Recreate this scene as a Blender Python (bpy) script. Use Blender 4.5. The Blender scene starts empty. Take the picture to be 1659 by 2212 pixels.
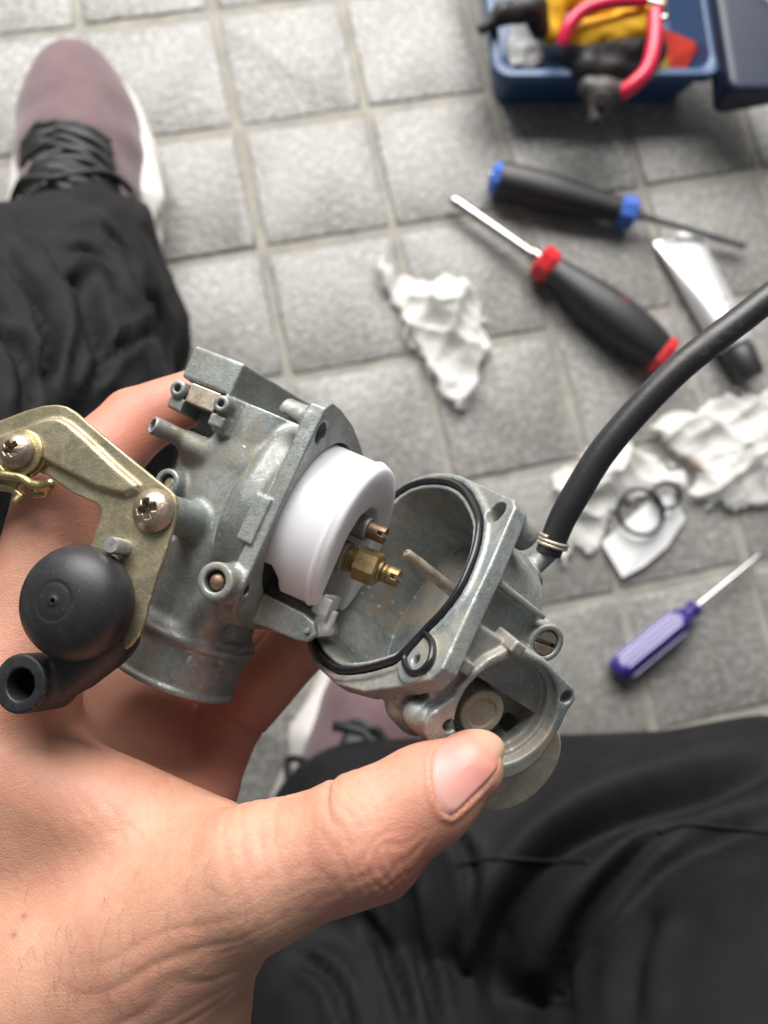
import bpy, math, random
import numpy as np
random.seed(7); rng = np.random.default_rng(7)
sc = bpy.context.scene
COL = sc.collection

# ------------------------------------------------------------------ camera (pose solved from the tile grid, 10 cm tiles)
FPX, U0, V0 = 1661.0, 829.5, 1106.0            # focal length and centre in a 1659 x 2212 picture
def _pose():
    rx, ry, rz = -0.15859413, -0.08244704, -0.2119365
    t = np.array([-0.13169234, -0.38632157, 0.59423545])
    Rx = np.array([[1,0,0],[0,math.cos(rx),-math.sin(rx)],[0,math.sin(rx),math.cos(rx)]])
    Ry = np.array([[math.cos(ry),0,math.sin(ry)],[0,1,0],[-math.sin(ry),0,math.cos(ry)]])
    Rz = np.array([[math.cos(rz),-math.sin(rz),0],[math.sin(rz),math.cos(rz),0],[0,0,1]])
    D = np.diag([1,-1,-1.0])
    return D @ Rx @ Ry @ Rz @ D, D @ t
RC, TC = _pose()                               # camera-space = RC @ world + TC   (metres)
CAM = -RC.T @ TC
cd = bpy.data.cameras.new('camera'); cam = bpy.data.objects.new('camera', cd); COL.objects.link(cam)
from mathutils import Matrix, Vector
from mathutils.bvhtree import BVHTree
m4 = np.eye(4); m4[:3,:3] = RC.T; m4[:3,3] = CAM
cam.matrix_world = Matrix(m4.tolist())
cd.sensor_fit = 'HORIZONTAL'; cd.sensor_width = 36.0; cd.lens = FPX/1659*36.0
cd.clip_start = 0.01; cd.clip_end = 50
cd.dof.use_dof = True; cd.dof.focus_distance = 0.150; cd.dof.aperture_fstop = 18.0; cd.dof.aperture_blades = 0
sc.camera = cam

# ------------------------------------------------------------------ light: daylight through an open doorway beyond the top of the picture
w = bpy.data.worlds.new('World'); sc.world = w; w.use_nodes = True
bg = w.node_tree.nodes['Background']; bg.inputs[0].default_value = (0.88, 0.94, 1.0, 1); bg.inputs[1].default_value = 0.17
def area(name, loc, target, sx, sy, power, col):
    ld = bpy.data.lights.new(name, 'AREA'); ld.shape = 'RECTANGLE'; ld.size = sx; ld.size_y = sy; ld.energy = power; ld.color = col
    o = bpy.data.objects.new(name, ld); COL.objects.link(o); o.location = loc
    o.rotation_euler = (Vector(target)-Vector(loc)).to_track_quat('-Z','Y').to_euler()
    return o
area('doorway_daylight', (0.22, 0.95, 1.20), (0.05,-0.35,0.1), 1.7, 1.2, 86, (1.0, 0.975, 0.94))
sc.view_settings.view_transform = 'Standard'; sc.view_settings.look = 'None'
sc.view_settings.exposure = 0.0; sc.view_settings.gamma = 1.0; sc.view_settings.use_curve_mapping = False
sc.render.engine = 'CYCLES'
sc.cycles.use_denoising = True
sc.cycles.max_bounces = 8

# ------------------------------------------------------------------ helpers: points
def nrm(a): a = np.array(a, float); return a/np.linalg.norm(a)
def camcm(u, v, d): return np.array([(u-U0)/FPX*d, -(v-V0)/FPX*d, -d], float)      # camera space, centimetres
def c2w(P): return (np.asarray(P, float)/100 - TC) @ RC                            # camera cm -> world metres
def G(u, v, h=0.0):                                                                # picture point at height h (cm) -> world cm
    r = np.array([(u-U0)/FPX, -(v-V0)/FPX, -1.0]) @ RC
    t = (h/100 - CAM[2])/r[2]
    return (CAM + r*t)*100
class Frame:                                                                        # local frame in camera space (cm)
    def __init__(s, o, x, z0):
        s.o = camcm(*o); x = nrm(x); z = np.array(z0, float); z = nrm(z-x*(z@x)); s.M = np.array([x, np.cross(z,x), z])
    def pd(s, u, v, d): return s.M @ (camcm(u,v,d)-s.o)
    def px(s, u, v, ax, val):
        r = camcm(u,v,1.0); t = (val+s.M[ax]@s.o)/(s.M[ax]@r); return s.M @ (r*t-s.o)
    def w(s, P): return c2w(np.asarray(P,float) @ s.M + s.o)
class CamFrame:
    def w(s, P): return c2w(P)
class WorldFrame:
    def w(s, P): return np.asarray(P, float)/100
CF, WF = CamFrame(), WorldFrame()
class LFrame:                                                                       # frame on the floor: origin (world cm), x direction, z up
    def __init__(s, o, xdir, up=(0,0,1)):
        s.o = np.array(o,float); x = nrm(xdir); up = np.array(up,float); z = nrm(up-x*(up@x)); s.M = np.array([x, np.cross(z,x), z])
    def w(s, P): return (np.asarray(P,float) @ s.M + s.o)/100
    def loc(s, p): return s.M @ (np.asarray(p,float)-s.o)
D1 = lambda x,y: (x*.3967, 713.2+y*.3967)
D2 = lambda x,y: (329.2+x*.3638, 713.2+y*.3638)
D3 = lambda x,y: (658.3+x*.3968, 987.5+y*.3968)

# ------------------------------------------------------------------ helpers: objects
def thing(name, label, cat, loc, group=None):
    o = bpy.data.objects.new(name, None); COL.objects.link(o); o.location = loc; o.empty_display_size = 0.01
    o['label'] = label; o['category'] = cat
    if group: o['group'] = group
    return o
def rootloc(p):
    while p.parent is not None: p = p.parent
    return np.array(p.location)
def mesh_np(name, V, Fc, smooth=True):
    me = bpy.data.meshes.new(name)
    V = np.asarray(V, np.float32)
    if isinstance(Fc, np.ndarray):
        n, k = Fc.shape
        me.vertices.add(len(V)); me.vertices.foreach_set('co', V.ravel())
        me.loops.add(n*k); me.loops.foreach_set('vertex_index', Fc.astype(np.int32).ravel())
        me.polygons.add(n); me.polygons.foreach_set('loop_start', np.arange(0, n*k, k, dtype=np.int32))
        me.update(calc_edges=True)
    else:
        me.from_pydata(V.tolist(), [], Fc)
    me.polygons.foreach_set('use_smooth', np.full(len(me.polygons), smooth)); me.update()
    return me
def part(name, V, Fc, mat, parent=None, smooth=True, label=None):                   # V in world metres
    V = np.asarray(V, float)
    if parent is not None:
        me = mesh_np(name, V-rootloc(parent), Fc, smooth); o = bpy.data.objects.new(name, me); o.parent = parent
    else:
        c = V.mean(0); c[2] = V[:,2].min()
        me = mesh_np(name, V-c, Fc, smooth); o = bpy.data.objects.new(name, me); o.location = c
    COL.objects.link(o); me.materials.append(mat)
    if label: o['label'] = label
    return o
def tag(o, label, cat, group=None):
    o['label'] = label; o['category'] = cat
    if group: o['group'] = group
    return o
def autosmooth(o, deg=35):
    me = o.data
    try:
        me.set_sharp_from_angle(angle=math.radians(deg))
    except Exception: pass

# ------------------------------------------------------------------ helpers: signed distance volumes -> meshes (surface nets)
def _ss(a): return np.asarray(a, np.float32)
def pcap(a, b, ra, rb=None):
    a = np.array(a,float); b = np.array(b,float); rb = ra if rb is None else rb; R = max(ra,rb)
    d = b-a; L2 = max(d@d, 1e-9)
    def f(x,y,z):
        X,Y,Z = x-a[0], y-a[1], z-a[2]
        t = np.clip((X*d[0]+Y*d[1]+Z*d[2])/L2, 0, 1)
        return np.sqrt((X-t*d[0])**2+(Y-t*d[1])**2+(Z-t*d[2])**2) - (ra+(rb-ra)*t)
    return np.minimum(a,b)-R, np.maximum(a,b)+R, f
def pcyl(a, b, r, rb=None, rd=0.0):                                                  # flat-ended cylinder / cone
    a = np.array(a,float); b = np.array(b,float); rb = r if rb is None else rb
    L = np.linalg.norm(b-a); d = (b-a)/L; R = max(r,rb)
    def f(x,y,z):
        X,Y,Z = x-a[0], y-a[1], z-a[2]
        t = X*d[0]+Y*d[1]+Z*d[2]
        q = np.sqrt(np.maximum(X*X+Y*Y+Z*Z-t*t, 0)) - (r+(rb-r)*np.clip(t/L,0,1)) + rd
        h = np.abs(t-L/2)-L/2 + rd
        return np.minimum(np.maximum(q,h),0)+np.sqrt(np.maximum(q,0)**2+np.maximum(h,0)**2) - rd
    return np.minimum(a,b)-R, np.maximum(a,b)+R, f
def pell(c, r):
    c = np.array(c,float); r = np.array(r,float)
    def f(x,y,z):
        k = np.sqrt(((x-c[0])/r[0])**2+((y-c[1])/r[1])**2+((z-c[2])/r[2])**2)
        return (k-1)*r.min()
    return c-r, c+r, f
def pbox(lo, hi, rd=0.0):
    lo = np.array(lo,float); hi = np.array(hi,float); c = (lo+hi)/2; h = (hi-lo)/2-rd
    def f(x,y,z):
        q = [np.abs(v-c[i])-h[i] for i,v in enumerate((x,y,z))]
        return np.sqrt(np.maximum(q[0],0)**2+np.maximum(q[1],0)**2+np.maximum(q[2],0)**2)+np.minimum(np.maximum(np.maximum(q[0],q[1]),q[2]),0)-rd
    return lo, hi, f
def poly2d(X, Y, P):
    P = np.asarray(P,float); n = len(P)
    d = np.full(np.broadcast(X,Y).shape, 1e9, np.float32); s = np.ones_like(d)
    for i in range(n):
        ax,ay = P[i]; bx,by = P[i-1]
        ex,ey = bx-ax, by-ay
        wx,wy = X-ax, Y-ay
        t = np.clip((wx*ex+wy*ey)/max(ex*ex+ey*ey,1e-12),0,1)
        d = np.minimum(d, (wx-ex*t)**2+(wy-ey*t)**2)
        c1 = Y>=ay; c2 = Y<by; c3 = ex*wy>ey*wx
        s = np.where((c1&c2&c3)|(~c1&~c2&~c3), -s, s)
    return s*np.sqrt(d)
def pext(ax, lo, hi, P, off=0.0, rd=0.0):                                            # polygon (other two axes, ascending) extruded along ax
    P = np.asarray(P,float); o = [i for i in range(3) if i!=ax]
    blo = np.zeros(3); bhi = np.zeros(3); blo[ax]=lo; bhi[ax]=hi
    for k,i in enumerate(o): blo[i]=P[:,k].min()-off; bhi[i]=P[:,k].max()+off
    def f(*v):
        q = poly2d(v[o[0]], v[o[1]], P)-off+rd
        h = np.abs(v[ax]-(lo+hi)/2)-(hi-lo)/2+rd
        return np.minimum(np.maximum(q,h),0)+np.sqrt(np.maximum(q,0)**2+np.maximum(h,0)**2)-rd
    return blo, bhi, f
def ppath(pts, r, closed=False, rr=None):
    pts = [np.array(p,float) for p in pts]; segs = list(zip(pts, pts[1:]+([pts[0]] if closed else [])))
    if not closed: segs = segs[:len(pts)-1]
    A = np.array(pts)
    def f(x,y,z):
        d = None
        for a,b in segs:
            q = pcap(a,b,r)[2](x,y,z); d = q if d is None else np.minimum(d,q)
        return d
    return A.min(0)-r, A.max(0)+r, f
class Vol:
    def __init__(s, lo, hi, h):
        s.lo = np.array(lo,float); s.h = h
        s.n = np.ceil((np.array(hi,float)-s.lo)/h).astype(int)+1
        s.ax = [(s.lo[i]+np.arange(s.n[i])*h).astype(np.float32) for i in range(3)]
        s.F = np.full(s.n, 0.6, np.float32)
    def _win(s, lo, hi, pad):
        i0 = np.clip(np.floor((lo-pad-s.lo)/s.h).astype(int),0,s.n); i1 = np.clip(np.ceil((hi+pad-s.lo)/s.h).astype(int)+1,0,s.n)
        if np.any(i1<=i0): return None
        sl = tuple(slice(a,b) for a,b in zip(i0,i1))
        x,y,z = s.ax[0][sl[0]], s.ax[1][sl[1]], s.ax[2][sl[2]]
        return sl, x[:,None,None], y[None,:,None], z[None,None,:]
    def add(s, prim, k=0.0):
        wv = s._win(np.array(prim[0]),np.array(prim[1]), k+3*s.h)
        if wv is None: return s
        sl,x,y,z = wv; d = np.broadcast_to(prim[2](x,y,z), s.F[sl].shape).astype(np.float32); a = s.F[sl]
        m = np.minimum(a,d)
        if k>0: hh = np.maximum(k-np.abs(a-d),0)/k; m = m-hh*hh*k*0.25
        s.F[sl] = m; return s
    def sub(s, prim, k=0.0):
        wv = s._win(np.array(prim[0]),np.array(prim[1]), k+3*s.h)
        if wv is None: return s
        sl,x,y,z = wv; d = -np.broadcast_to(prim[2](x,y,z), s.F[sl].shape).astype(np.float32); a = s.F[sl]
        m = np.maximum(a,d)
        if k>0: hh = np.maximum(k-np.abs(a-d),0)/k; m = m+hh*hh*k*0.25
        s.F[sl] = m; return s
    def isect(s, prim):
        x,y,z = s.ax[0][:,None,None], s.ax[1][None,:,None], s.ax[2][None,None,:]
        s.F = np.maximum(s.F, np.broadcast_to(prim[2](x,y,z), s.F.shape).astype(np.float32)); return s
    def warp(s, fn):
        x,y,z = s.ax[0][:,None,None], s.ax[1][None,:,None], s.ax[2][None,None,:]
        s.F = s.F + fn(x,y,z).astype(np.float32); return s
    def mesh(s):
        F = s.F.copy()
        for a in range(3):
            sl = [slice(None)]*3
            for e in (0,-1): sl[a] = e; F[tuple(sl)] = np.maximum(F[tuple(sl)], 0.01)
        S = F<0
        cnt = np.zeros(np.array(F.shape)-1, np.int8)
        cor = [(i,j,k) for i in (0,1) for j in (0,1) for k in (0,1)]
        sh = cnt.shape
        for c in cor: cnt += S[c[0]:c[0]+sh[0], c[1]:c[1]+sh[1], c[2]:c[2]+sh[2]]
        act = (cnt>0)&(cnt<8); idx = np.argwhere(act); N = len(idx)
        vid = np.full(sh, -1, np.int32); vid[act] = np.arange(N)
        val = {c: F[idx[:,0]+c[0], idx[:,1]+c[1], idx[:,2]+c[2]] for c in cor}
        acc = np.zeros((N,3)); num = np.zeros(N)
        for c in cor:
            for a in range(3):
                if c[a]==0:
                    e = list(c); e[a]=1; e = tuple(e); f0,f1 = val[c],val[e]; m = (f0<0)!=(f1<0)
                    t = np.where(m, f0/np.where(m,f0-f1,1), 0)
                    p = np.tile(np.array(c,float),(N,1)); p[:,a] += t
                    acc += p*m[:,None]; num += m
        V = s.lo + (idx + acc/num[:,None])*s.h
        Q = []
        for a in range(3):
            b,c = [(1,2),(2,0),(0,1)][a]
            s0 = [slice(None)]*3; s1 = [slice(None)]*3; s0[a]=slice(0,-1); s1[a]=slice(1,None)
            ch = S[tuple(s0)]!=S[tuple(s1)]; ii = np.argwhere(ch)
            ok = (ii[:,b]>0)&(ii[:,c]>0)&(ii[:,b]<F.shape[b]-1)&(ii[:,c]<F.shape[c]-1); ii = ii[ok]
            ins = S[ii[:,0],ii[:,1],ii[:,2]]
            def g(db,dc):
                j = ii.copy(); j[:,b]-=db; j[:,c]-=dc; return vid[j[:,0],j[:,1],j[:,2]]
            q = np.stack([g(1,1),g(0,1),g(0,0),g(1,0)],1)
            q = np.where(ins[:,None], q, q[:,::-1]); Q.append(q)
        return V, np.concatenate(Q).astype(np.int32)
def biggest(V, Q):                                          # keep the largest connected piece
    lab = np.arange(len(V))
    while True:
        m = lab[Q].min(1); new = lab.copy()
        for k in range(4): np.minimum.at(new, Q[:,k], m)
        new = new[new]
        if np.array_equal(new, lab): break
        lab = new
    u,c = np.unique(lab, return_counts=True); keep = lab==u[c.argmax()]; idx = np.cumsum(keep)-1
    return V[keep], idx[Q[keep[Q[:,0]]]].astype(np.int32)
def smooth_mesh(V, Q, it=2, lam=0.5):
    E = np.concatenate([Q[:,[0,1]],Q[:,[1,2]],Q[:,[2,3]],Q[:,[3,0]]])
    for _ in range(it):
        acc = np.zeros_like(V); n = np.zeros(len(V))
        for i in range(3): acc[:,i] = np.bincount(E[:,0], V[E[:,1],i], len(V))+np.bincount(E[:,1], V[E[:,0],i], len(V))
        n = np.bincount(E[:,0], minlength=len(V))+np.bincount(E[:,1], minlength=len(V))
        V = V+lam*(acc/np.maximum(n,1)[:,None]-V)
    return V
def vnormals(V, Q):
    n = np.cross(V[Q[:,2]]-V[Q[:,0]], V[Q[:,3]]-V[Q[:,1]]); N = np.zeros_like(V)
    for k in range(4):
        for i in range(3): N[:,i] += np.bincount(Q[:,k], n[:,i], len(V))
    return N/np.maximum(np.linalg.norm(N,axis=1),1e-12)[:,None]
def sdfpart(name, vol, frame, mat, parent, smooth=1, label=None):
    V,Q = vol.mesh()
    if smooth: V = smooth_mesh(V,Q,smooth)
    return part(name, frame.w(V), Q, mat, parent, True, label)

# value noise in numpy, for folds and crumples
class VNoise:
    def __init__(s, seed, n=64): s.t = np.random.default_rng(seed).random((n,n,n)).astype(np.float32)*2-1; s.n = n
    def __call__(s, x, y, z):
        x,y,z = np.broadcast_arrays(x,y,z)
        i = [np.floor(v).astype(np.int32) for v in (x,y,z)]; f = [v-k for v,k in zip((x,y,z),i)]; f = [q*q*(3-2*q) for q in f]
        r = 0; n = s.n
        for a in (0,1):
            for b in (0,1):
                for c in (0,1):
                    wgt = (f[0] if a else 1-f[0])*(f[1] if b else 1-f[1])*(f[2] if c else 1-f[2])
                    r = r+wgt*s.t[(i[0]+a)%n,(i[1]+b)%n,(i[2]+c)%n]
        return r

# ------------------------------------------------------------------ helpers: plain meshes
def basis(d):
    d = nrm(d); a = np.array([0,0,1.0]) if abs(d[2])<.9 else np.array([1.0,0,0]); x = nrm(np.cross(a,d)); return x, np.cross(d,x), d
def revolve(a, b, prof, n=32, flat=None, ph=0.0, bas=None):
    """profile [(t 0..1, r)] turned about a->b; flat(ang) scales the radius; returns V,F in the coordinates of a,b"""
    a = np.array(a,float); b = np.array(b,float); X,Y,_ = basis(b-a) if bas is None else bas
    V=[]; F=[]
    for t,r in prof:
        c = a+(b-a)*t
        for k in range(n):
            g = ph+2*math.pi*k/n; s = r*(flat(g) if flat else 1); V.append(c+X*s*math.cos(g)+Y*s*math.sin(g))
    m = len(prof)
    for i in range(m-1):
        for k in range(n): F.append((i*n+k, i*n+(k+1)%n, (i+1)*n+(k+1)%n, (i+1)*n+k))
    F.append(tuple(range(n))[::-1]); F.append(tuple(range((m-1)*n, m*n)))
    return np.array(V), F
def catmull(P, n=8, closed=False):
    P = [np.array(p,float) for p in P]; out=[]; m = len(P)
    for i in range(m if closed else m-1):
        p1,p2 = P[i],P[(i+1)%m]; p0 = P[i-1] if (closed or i>0) else 2*p1-p2; p3 = P[(i+2)%m] if (closed or i+2<m) else 2*p2-p1
        for k in range(n):
            t = k/n; out.append(0.5*((2*p1)+(p2-p0)*t+(2*p0-5*p1+4*p2-p3)*t*t+(3*p1-p0-3*p2+p3)*t**3))
    if not closed: out.append(P[-1])
    return np.array(out)
def tube(P, r, n=12, closed=False, ry=None, up=None):
    P = np.asarray(P,float); m = len(P); r = np.broadcast_to(np.asarray(r,float),(m,)); V=[]; F=[]
    T = np.roll(P,-1,0)-np.roll(P,1,0) if closed else np.gradient(P,axis=0)
    T = T/np.linalg.norm(T,axis=1)[:,None]
    X = basis(T[0])[0] if up is None else nrm(np.cross(up,T[0]))
    for i in range(m):
        X = nrm(X-T[i]*(X@T[i])) if up is None else nrm(np.cross(up,T[i])); Y = np.cross(T[i],X); q = r[i] if ry is None else ry
        for k in range(n):
            g = 2*math.pi*k/n; V.append(P[i]+X*r[i]*math.cos(g)+Y*q*math.sin(g))
    for i in range(m if closed else m-1):
        j = (i+1)%m
        for k in range(n): F.append((i*n+k, i*n+(k+1)%n, j*n+(k+1)%n, j*n+k))
    if not closed: F.append(tuple(range(n))[::-1]); F.append(tuple(range((m-1)*n, m*n)))
    return np.array(V), F
def join(*L):
    V=[]; F=[]; o=0
    for v,f in L: V.append(np.asarray(v)); F += [tuple(i+o for i in q) for q in f]; o += len(v)
    return np.concatenate(V), F
def boxm(lo, hi):
    (a,b,c),(d,e,f) = lo,hi
    V = np.array([(a,b,c),(d,b,c),(d,e,c),(a,e,c),(a,b,f),(d,b,f),(d,e,f),(a,e,f)],float)
    return V, [(3,2,1,0),(4,5,6,7),(0,1,5,4),(1,2,6,5),(2,3,7,6),(3,0,4,7)]
def prism(P, z0, z1):
    n = len(P); V = [(x,y,z0) for x,y in P]+[(x,y,z1) for x,y in P]
    return np.array(V,float), [tuple(range(n))[::-1], tuple(range(n,2*n))]+[(i,(i+1)%n,n+(i+1)%n,n+i) for i in range(n)]

# ------------------------------------------------------------------ materials
class NT:
    def __init__(s, name):
        s.m = bpy.data.materials.new(name); s.m.use_nodes = True; s.t = s.m.node_tree; s.b = s.t.nodes['Principled BSDF']
        s.tc = s.t.nodes.new('ShaderNodeTexCoord').outputs['Object']
    def n(s, typ, **kw):
        o = s.t.nodes.new(typ)
        for k,v in kw.items(): setattr(o,k,v)
        return o
    def l(s, a, b): s.t.links.new(a,b)
    def set(s, **kw):
        for k,v in kw.items():
            i = s.b.inputs[k.replace('_',' ')]
            if hasattr(v,'is_linked') : s.l(v,i)
            else: i.default_value = (*v,1) if isinstance(v,tuple) and len(v)==3 and i.type=='RGBA' else v
        return s
    def noise(s, scale, detail=4, rough=.55, vec=None, dist=0.0):
        o = s.n('ShaderNodeTexNoise'); s.l(vec or s.tc, o.inputs['Vector'])
        o.inputs['Scale'].default_value = scale; o.inputs['Detail'].default_value = detail; o.inputs['Roughness'].default_value = rough; o.inputs['Distortion'].default_value = dist
        return o.outputs['Fac']
    def ramp(s, fac, *stops, interp='LINEAR'):
        o = s.n('ShaderNodeValToRGB'); s.l(fac,o.inputs[0]); o.color_ramp.interpolation = interp; e = o.color_ramp.elements
        while len(e)<len(stops): e.new(0.5)
        for q,(p,c) in zip(e,stops): q.position = p; q.color = (*c,1) if isinstance(c,tuple) else (c,c,c,1)
        return o.outputs[0]
    def mix(s, fac, a, b, mode='MIX'):
        o = s.n('ShaderNodeMix', data_type='RGBA', blend_type=mode)
        for v,k in ((fac,0),(a,6),(b,7)):
            if hasattr(v,'is_linked'): s.l(v,o.inputs[k])
            else: o.inputs[k].default_value = (*v,1) if isinstance(v,tuple) else v
        return o.outputs[2]
    def math(s, op, a, b=0.0):
        o = s.n('ShaderNodeMath', operation=op)
        for v,k in ((a,0),(b,1)):
            if hasattr(v,'is_linked'): s.l(v,o.inputs[k])
            else: o.inputs[k].default_value = v
        return o.outputs[0]
    def bump(s, h, strength=.3, dist=.0005, prev=None):
        o = s.n('ShaderNodeBump'); o.inputs['Strength'].default_value = strength; o.inputs['Distance'].default_value = dist; s.l(h,o.inputs['Height'])
        if prev is not None: s.l(prev,o.inputs['Normal'])
        return o.outputs[0]
    def mapping(s, scale=(1,1,1), rot=(0,0,0)):
        o = s.n('ShaderNodeMapping'); s.l(s.tc,o.inputs[0]); o.inputs['Scale'].default_value = scale; o.inputs['Rotation'].default_value = rot; return o.outputs[0]
    def attr(s, name):
        o = s.n('ShaderNodeAttribute'); o.attribute_name = name; return o.outputs['Fac']

def cast_metal(name, base=(.40,.425,.42), dark=(.24,.26,.255), dust=(.30,.235,.15), dustamt=.5, rough=.43, metal=.65, wear=.8):
    t = NT(name)
    a = t.ramp(t.noise(130,6,.68,dist=.4), (.33,dark),(.62,base))
    a = t.mix(t.math('MULTIPLY', t.ramp(t.noise(420,4,.7),(.48,0.0),(.66,1.0)), .55), a, tuple(c*.62 for c in base))
    a = t.mix(t.math('MULTIPLY', t.ramp(t.noise(1500,3,.7),(.50,0.0),(.72,1.0)), .45), a, tuple(min(1,c*1.5) for c in base))
    d = t.math('MULTIPLY', t.ramp(t.noise(75,7,.72,dist=.8),(.44,0.0),(.66,1.0)), dustamt)
    pt = t.n('ShaderNodeNewGeometry').outputs['Pointiness']
    cav = t.math('MULTIPLY', t.ramp(pt,(.40,1.0),(.485,0.0)), dustamt)
    d = t.math('MAXIMUM', d, t.math('MULTIPLY', cav, t.ramp(t.noise(160,4,.6),(.35,.25),(.6,1.0))))
    c = t.mix(d, a, dust)
    edge = t.math('MULTIPLY', t.math('MULTIPLY', t.ramp(pt,(.525,0.0),(.60,1.0)), t.ramp(t.noise(300,4,.7),(.38,0.0),(.58,1.0))), wear)
    c = t.mix(edge, c, tuple(min(.9,x*1.75+.05) for x in base))
    r = t.math('ADD', t.math('MULTIPLY', t.noise(500,5,.7), .34), rough-.17)
    r = t.math('SUBTRACT', t.math('ADD', r, t.math('MULTIPLY', d, .30)), t.math('MULTIPLY', edge, .12))
    me = t.math('SUBTRACT', metal, t.math('MULTIPLY', d, .6))
    b = t.bump(t.noise(2400,4,.75), .32, .00016)
    b = t.bump(t.noise(600,4,.65), .28, .0003, b)
    t.set(Base_Color=c, Roughness=r, Metallic=me, Normal=b)
    return t.m
M = {}
M['cast'] = cast_metal('cast_alloy', base=(.33,.36,.355), dark=(.19,.21,.207), dust=(.19,.15,.095), dustamt=.7, rough=.47)
M['cast_bowl'] = cast_metal('cast_alloy_dusty', base=(.36,.385,.38), dark=(.18,.205,.208), dust=(.29,.22,.14), dustamt=.75, rough=.48, metal=.5)
M['steel_dark'] = cast_metal('dark_steel', base=(.22,.21,.20), dark=(.12,.12,.12), dustamt=.4)
M['brown_steel'] = cast_metal('browned_steel', base=(.42,.36,.29), dark=(.27,.22,.17), dust=(.28,.19,.11), dustamt=.6)
M['screw'] = cast_metal('tarnished_screw', base=(.50,.42,.34), dark=(.32,.26,.20), dust=(.25,.16,.09), dustamt=.5, rough=.33, metal=.85)
M['zinc'] = cast_metal('yellow_zinc_plate', base=(.43,.385,.26), dark=(.30,.265,.17), dust=(.20,.16,.075), dustamt=.6, rough=.38, metal=.75)
M['gold'] = cast_metal('gold_zinc', base=(.46,.37,.18), dark=(.29,.23,.10), dust=(.18,.13,.06), dustamt=.5, rough=.30, metal=.85)
M['brass'] = cast_metal('brass', base=(.30,.215,.10), dark=(.20,.14,.065), dust=(.15,.095,.045), dustamt=.6, rough=.42, metal=.85, wear=.3)
M['copper'] = cast_metal('brown_brass', base=(.33,.215,.145), dark=(.22,.145,.095), dust=(.13,.075,.04), dustamt=.6, rough=.46, metal=.8, wear=.3)
M['pale_steel'] = cast_metal('pale_steel', base=(.55,.55,.53), dark=(.38,.38,.37), dustamt=.25, rough=.35, metal=.8)
def plain(name, col, rough=.5, metal=0.0, bump=None, vary=.0, scale=60, **kw):
    t = NT(name); c = col
    if vary: c = t.ramp(t.noise(scale,5,.6), (.25,tuple(x*(1-vary) for x in col)), (.75,tuple(min(1,x*(1+vary)) for x in col)))
    t.set(Base_Color=c, Roughness=rough, Metallic=metal, **kw)
    if bump: t.set(Normal=t.bump(t.noise(bump[0],4,.6), bump[1], bump[2]))
    return t.m
def rubber_mat():
    t = NT('black_rubber')
    g = t.ramp(t.noise(110,6,.7,dist=.8),(.50,0.0),(.72,1.0)); sp = t.ramp(t.noise(1300,2,.5),(.70,0.0),(.76,1.0))
    c = t.mix(t.math('MULTIPLY',g,.5),(.016,.0165,.019),(.045,.044,.044)); c = t.mix(t.math('MULTIPLY',sp,.5),c,(.16,.15,.14))
    t.set(Base_Color=c, Roughness=t.math('ADD',t.math('MULTIPLY',g,.2),.46), Normal=t.bump(t.noise(900,4,.7),.22,.0002)); return t.m
M['rubber'] = rubber_mat()
M['gasket'] = plain('black_gasket', (.012,.013,.017), .30, vary=.3, scale=200)
def hose_mat():
    t = NT('hose_rubber')
    g = t.ramp(t.noise(55,6,.7,dist=1.0),(.56,0.0),(.72,1.0))
    c = t.mix(t.math('MULTIPLY',g,.45), (.020,.020,.022), (.11,.105,.09))
    t.set(Base_Color=c, Roughness=t.math('ADD',t.math('MULTIPLY',g,.3),.42), Normal=t.bump(t.noise(900,4),.25,.0002)); return t.m
M['hose'] = hose_mat()
def float_mat():
    t = NT('white_nylon'); t.set(Base_Color=(.70,.695,.715), Roughness=.36, Subsurface_Weight=.85, Subsurface_Radius=(.9,.8,.85), Subsurface_Scale=.006)
    t.set(Normal=t.bump(t.noise(300,2),.06,.0003)); return t.m
M['nylon'] = float_mat()
def skin_mat():
    t = NT('skin'); red = t.attr('redness')
    base = t.ramp(t.noise(70,5,.6), (.3,(.47,.244,.158)),(.7,(.60,.343,.238)))
    mott = t.mix(t.math('MULTIPLY', t.ramp(t.noise(230,5,.7),(.46,0.0),(.68,1.0)),.34), base, (.50,.19,.135))
    mott = t.mix(t.math('MULTIPLY', t.ramp(t.noise(38,4,.6),(.50,0.0),(.72,1.0)),.30), mott, (.56,.23,.17))
    mott = t.mix(t.math('MULTIPLY', t.ramp(t.noise(1400,2,.5),(.60,0.0),(.74,1.0)),.22), mott, (.34,.15,.09))
    c = t.mix(red, mott, (.52,.15,.105))
    c = t.mix(t.math('MULTIPLY',t.attr('freckle'),.8), c, (.22,.10,.06))
    vor = t.n('ShaderNodeTexVoronoi', feature='DISTANCE_TO_EDGE'); t.l(t.tc,vor.inputs['Vector']); vor.inputs['Scale'].default_value = 1500
    b = t.bump(t.ramp(vor.outputs['Distance'],(0,0.0),(.16,1.0)), .30, .00011)
    b = t.bump(t.noise(420,5,.65,vec=t.mapping((1.0,1.6,1.0),(0,0,.6)),dist=.6), .30, .0004, b)
    t.set(Base_Color=c, Roughness=t.math('ADD',t.math('MULTIPLY',t.noise(300),.25),.42), Subsurface_Weight=.14, Subsurface_Radius=(1.0,.36,.22), Subsurface_Scale=.0020, Normal=b)
    return t.m
M['skin'] = skin_mat()
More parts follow.
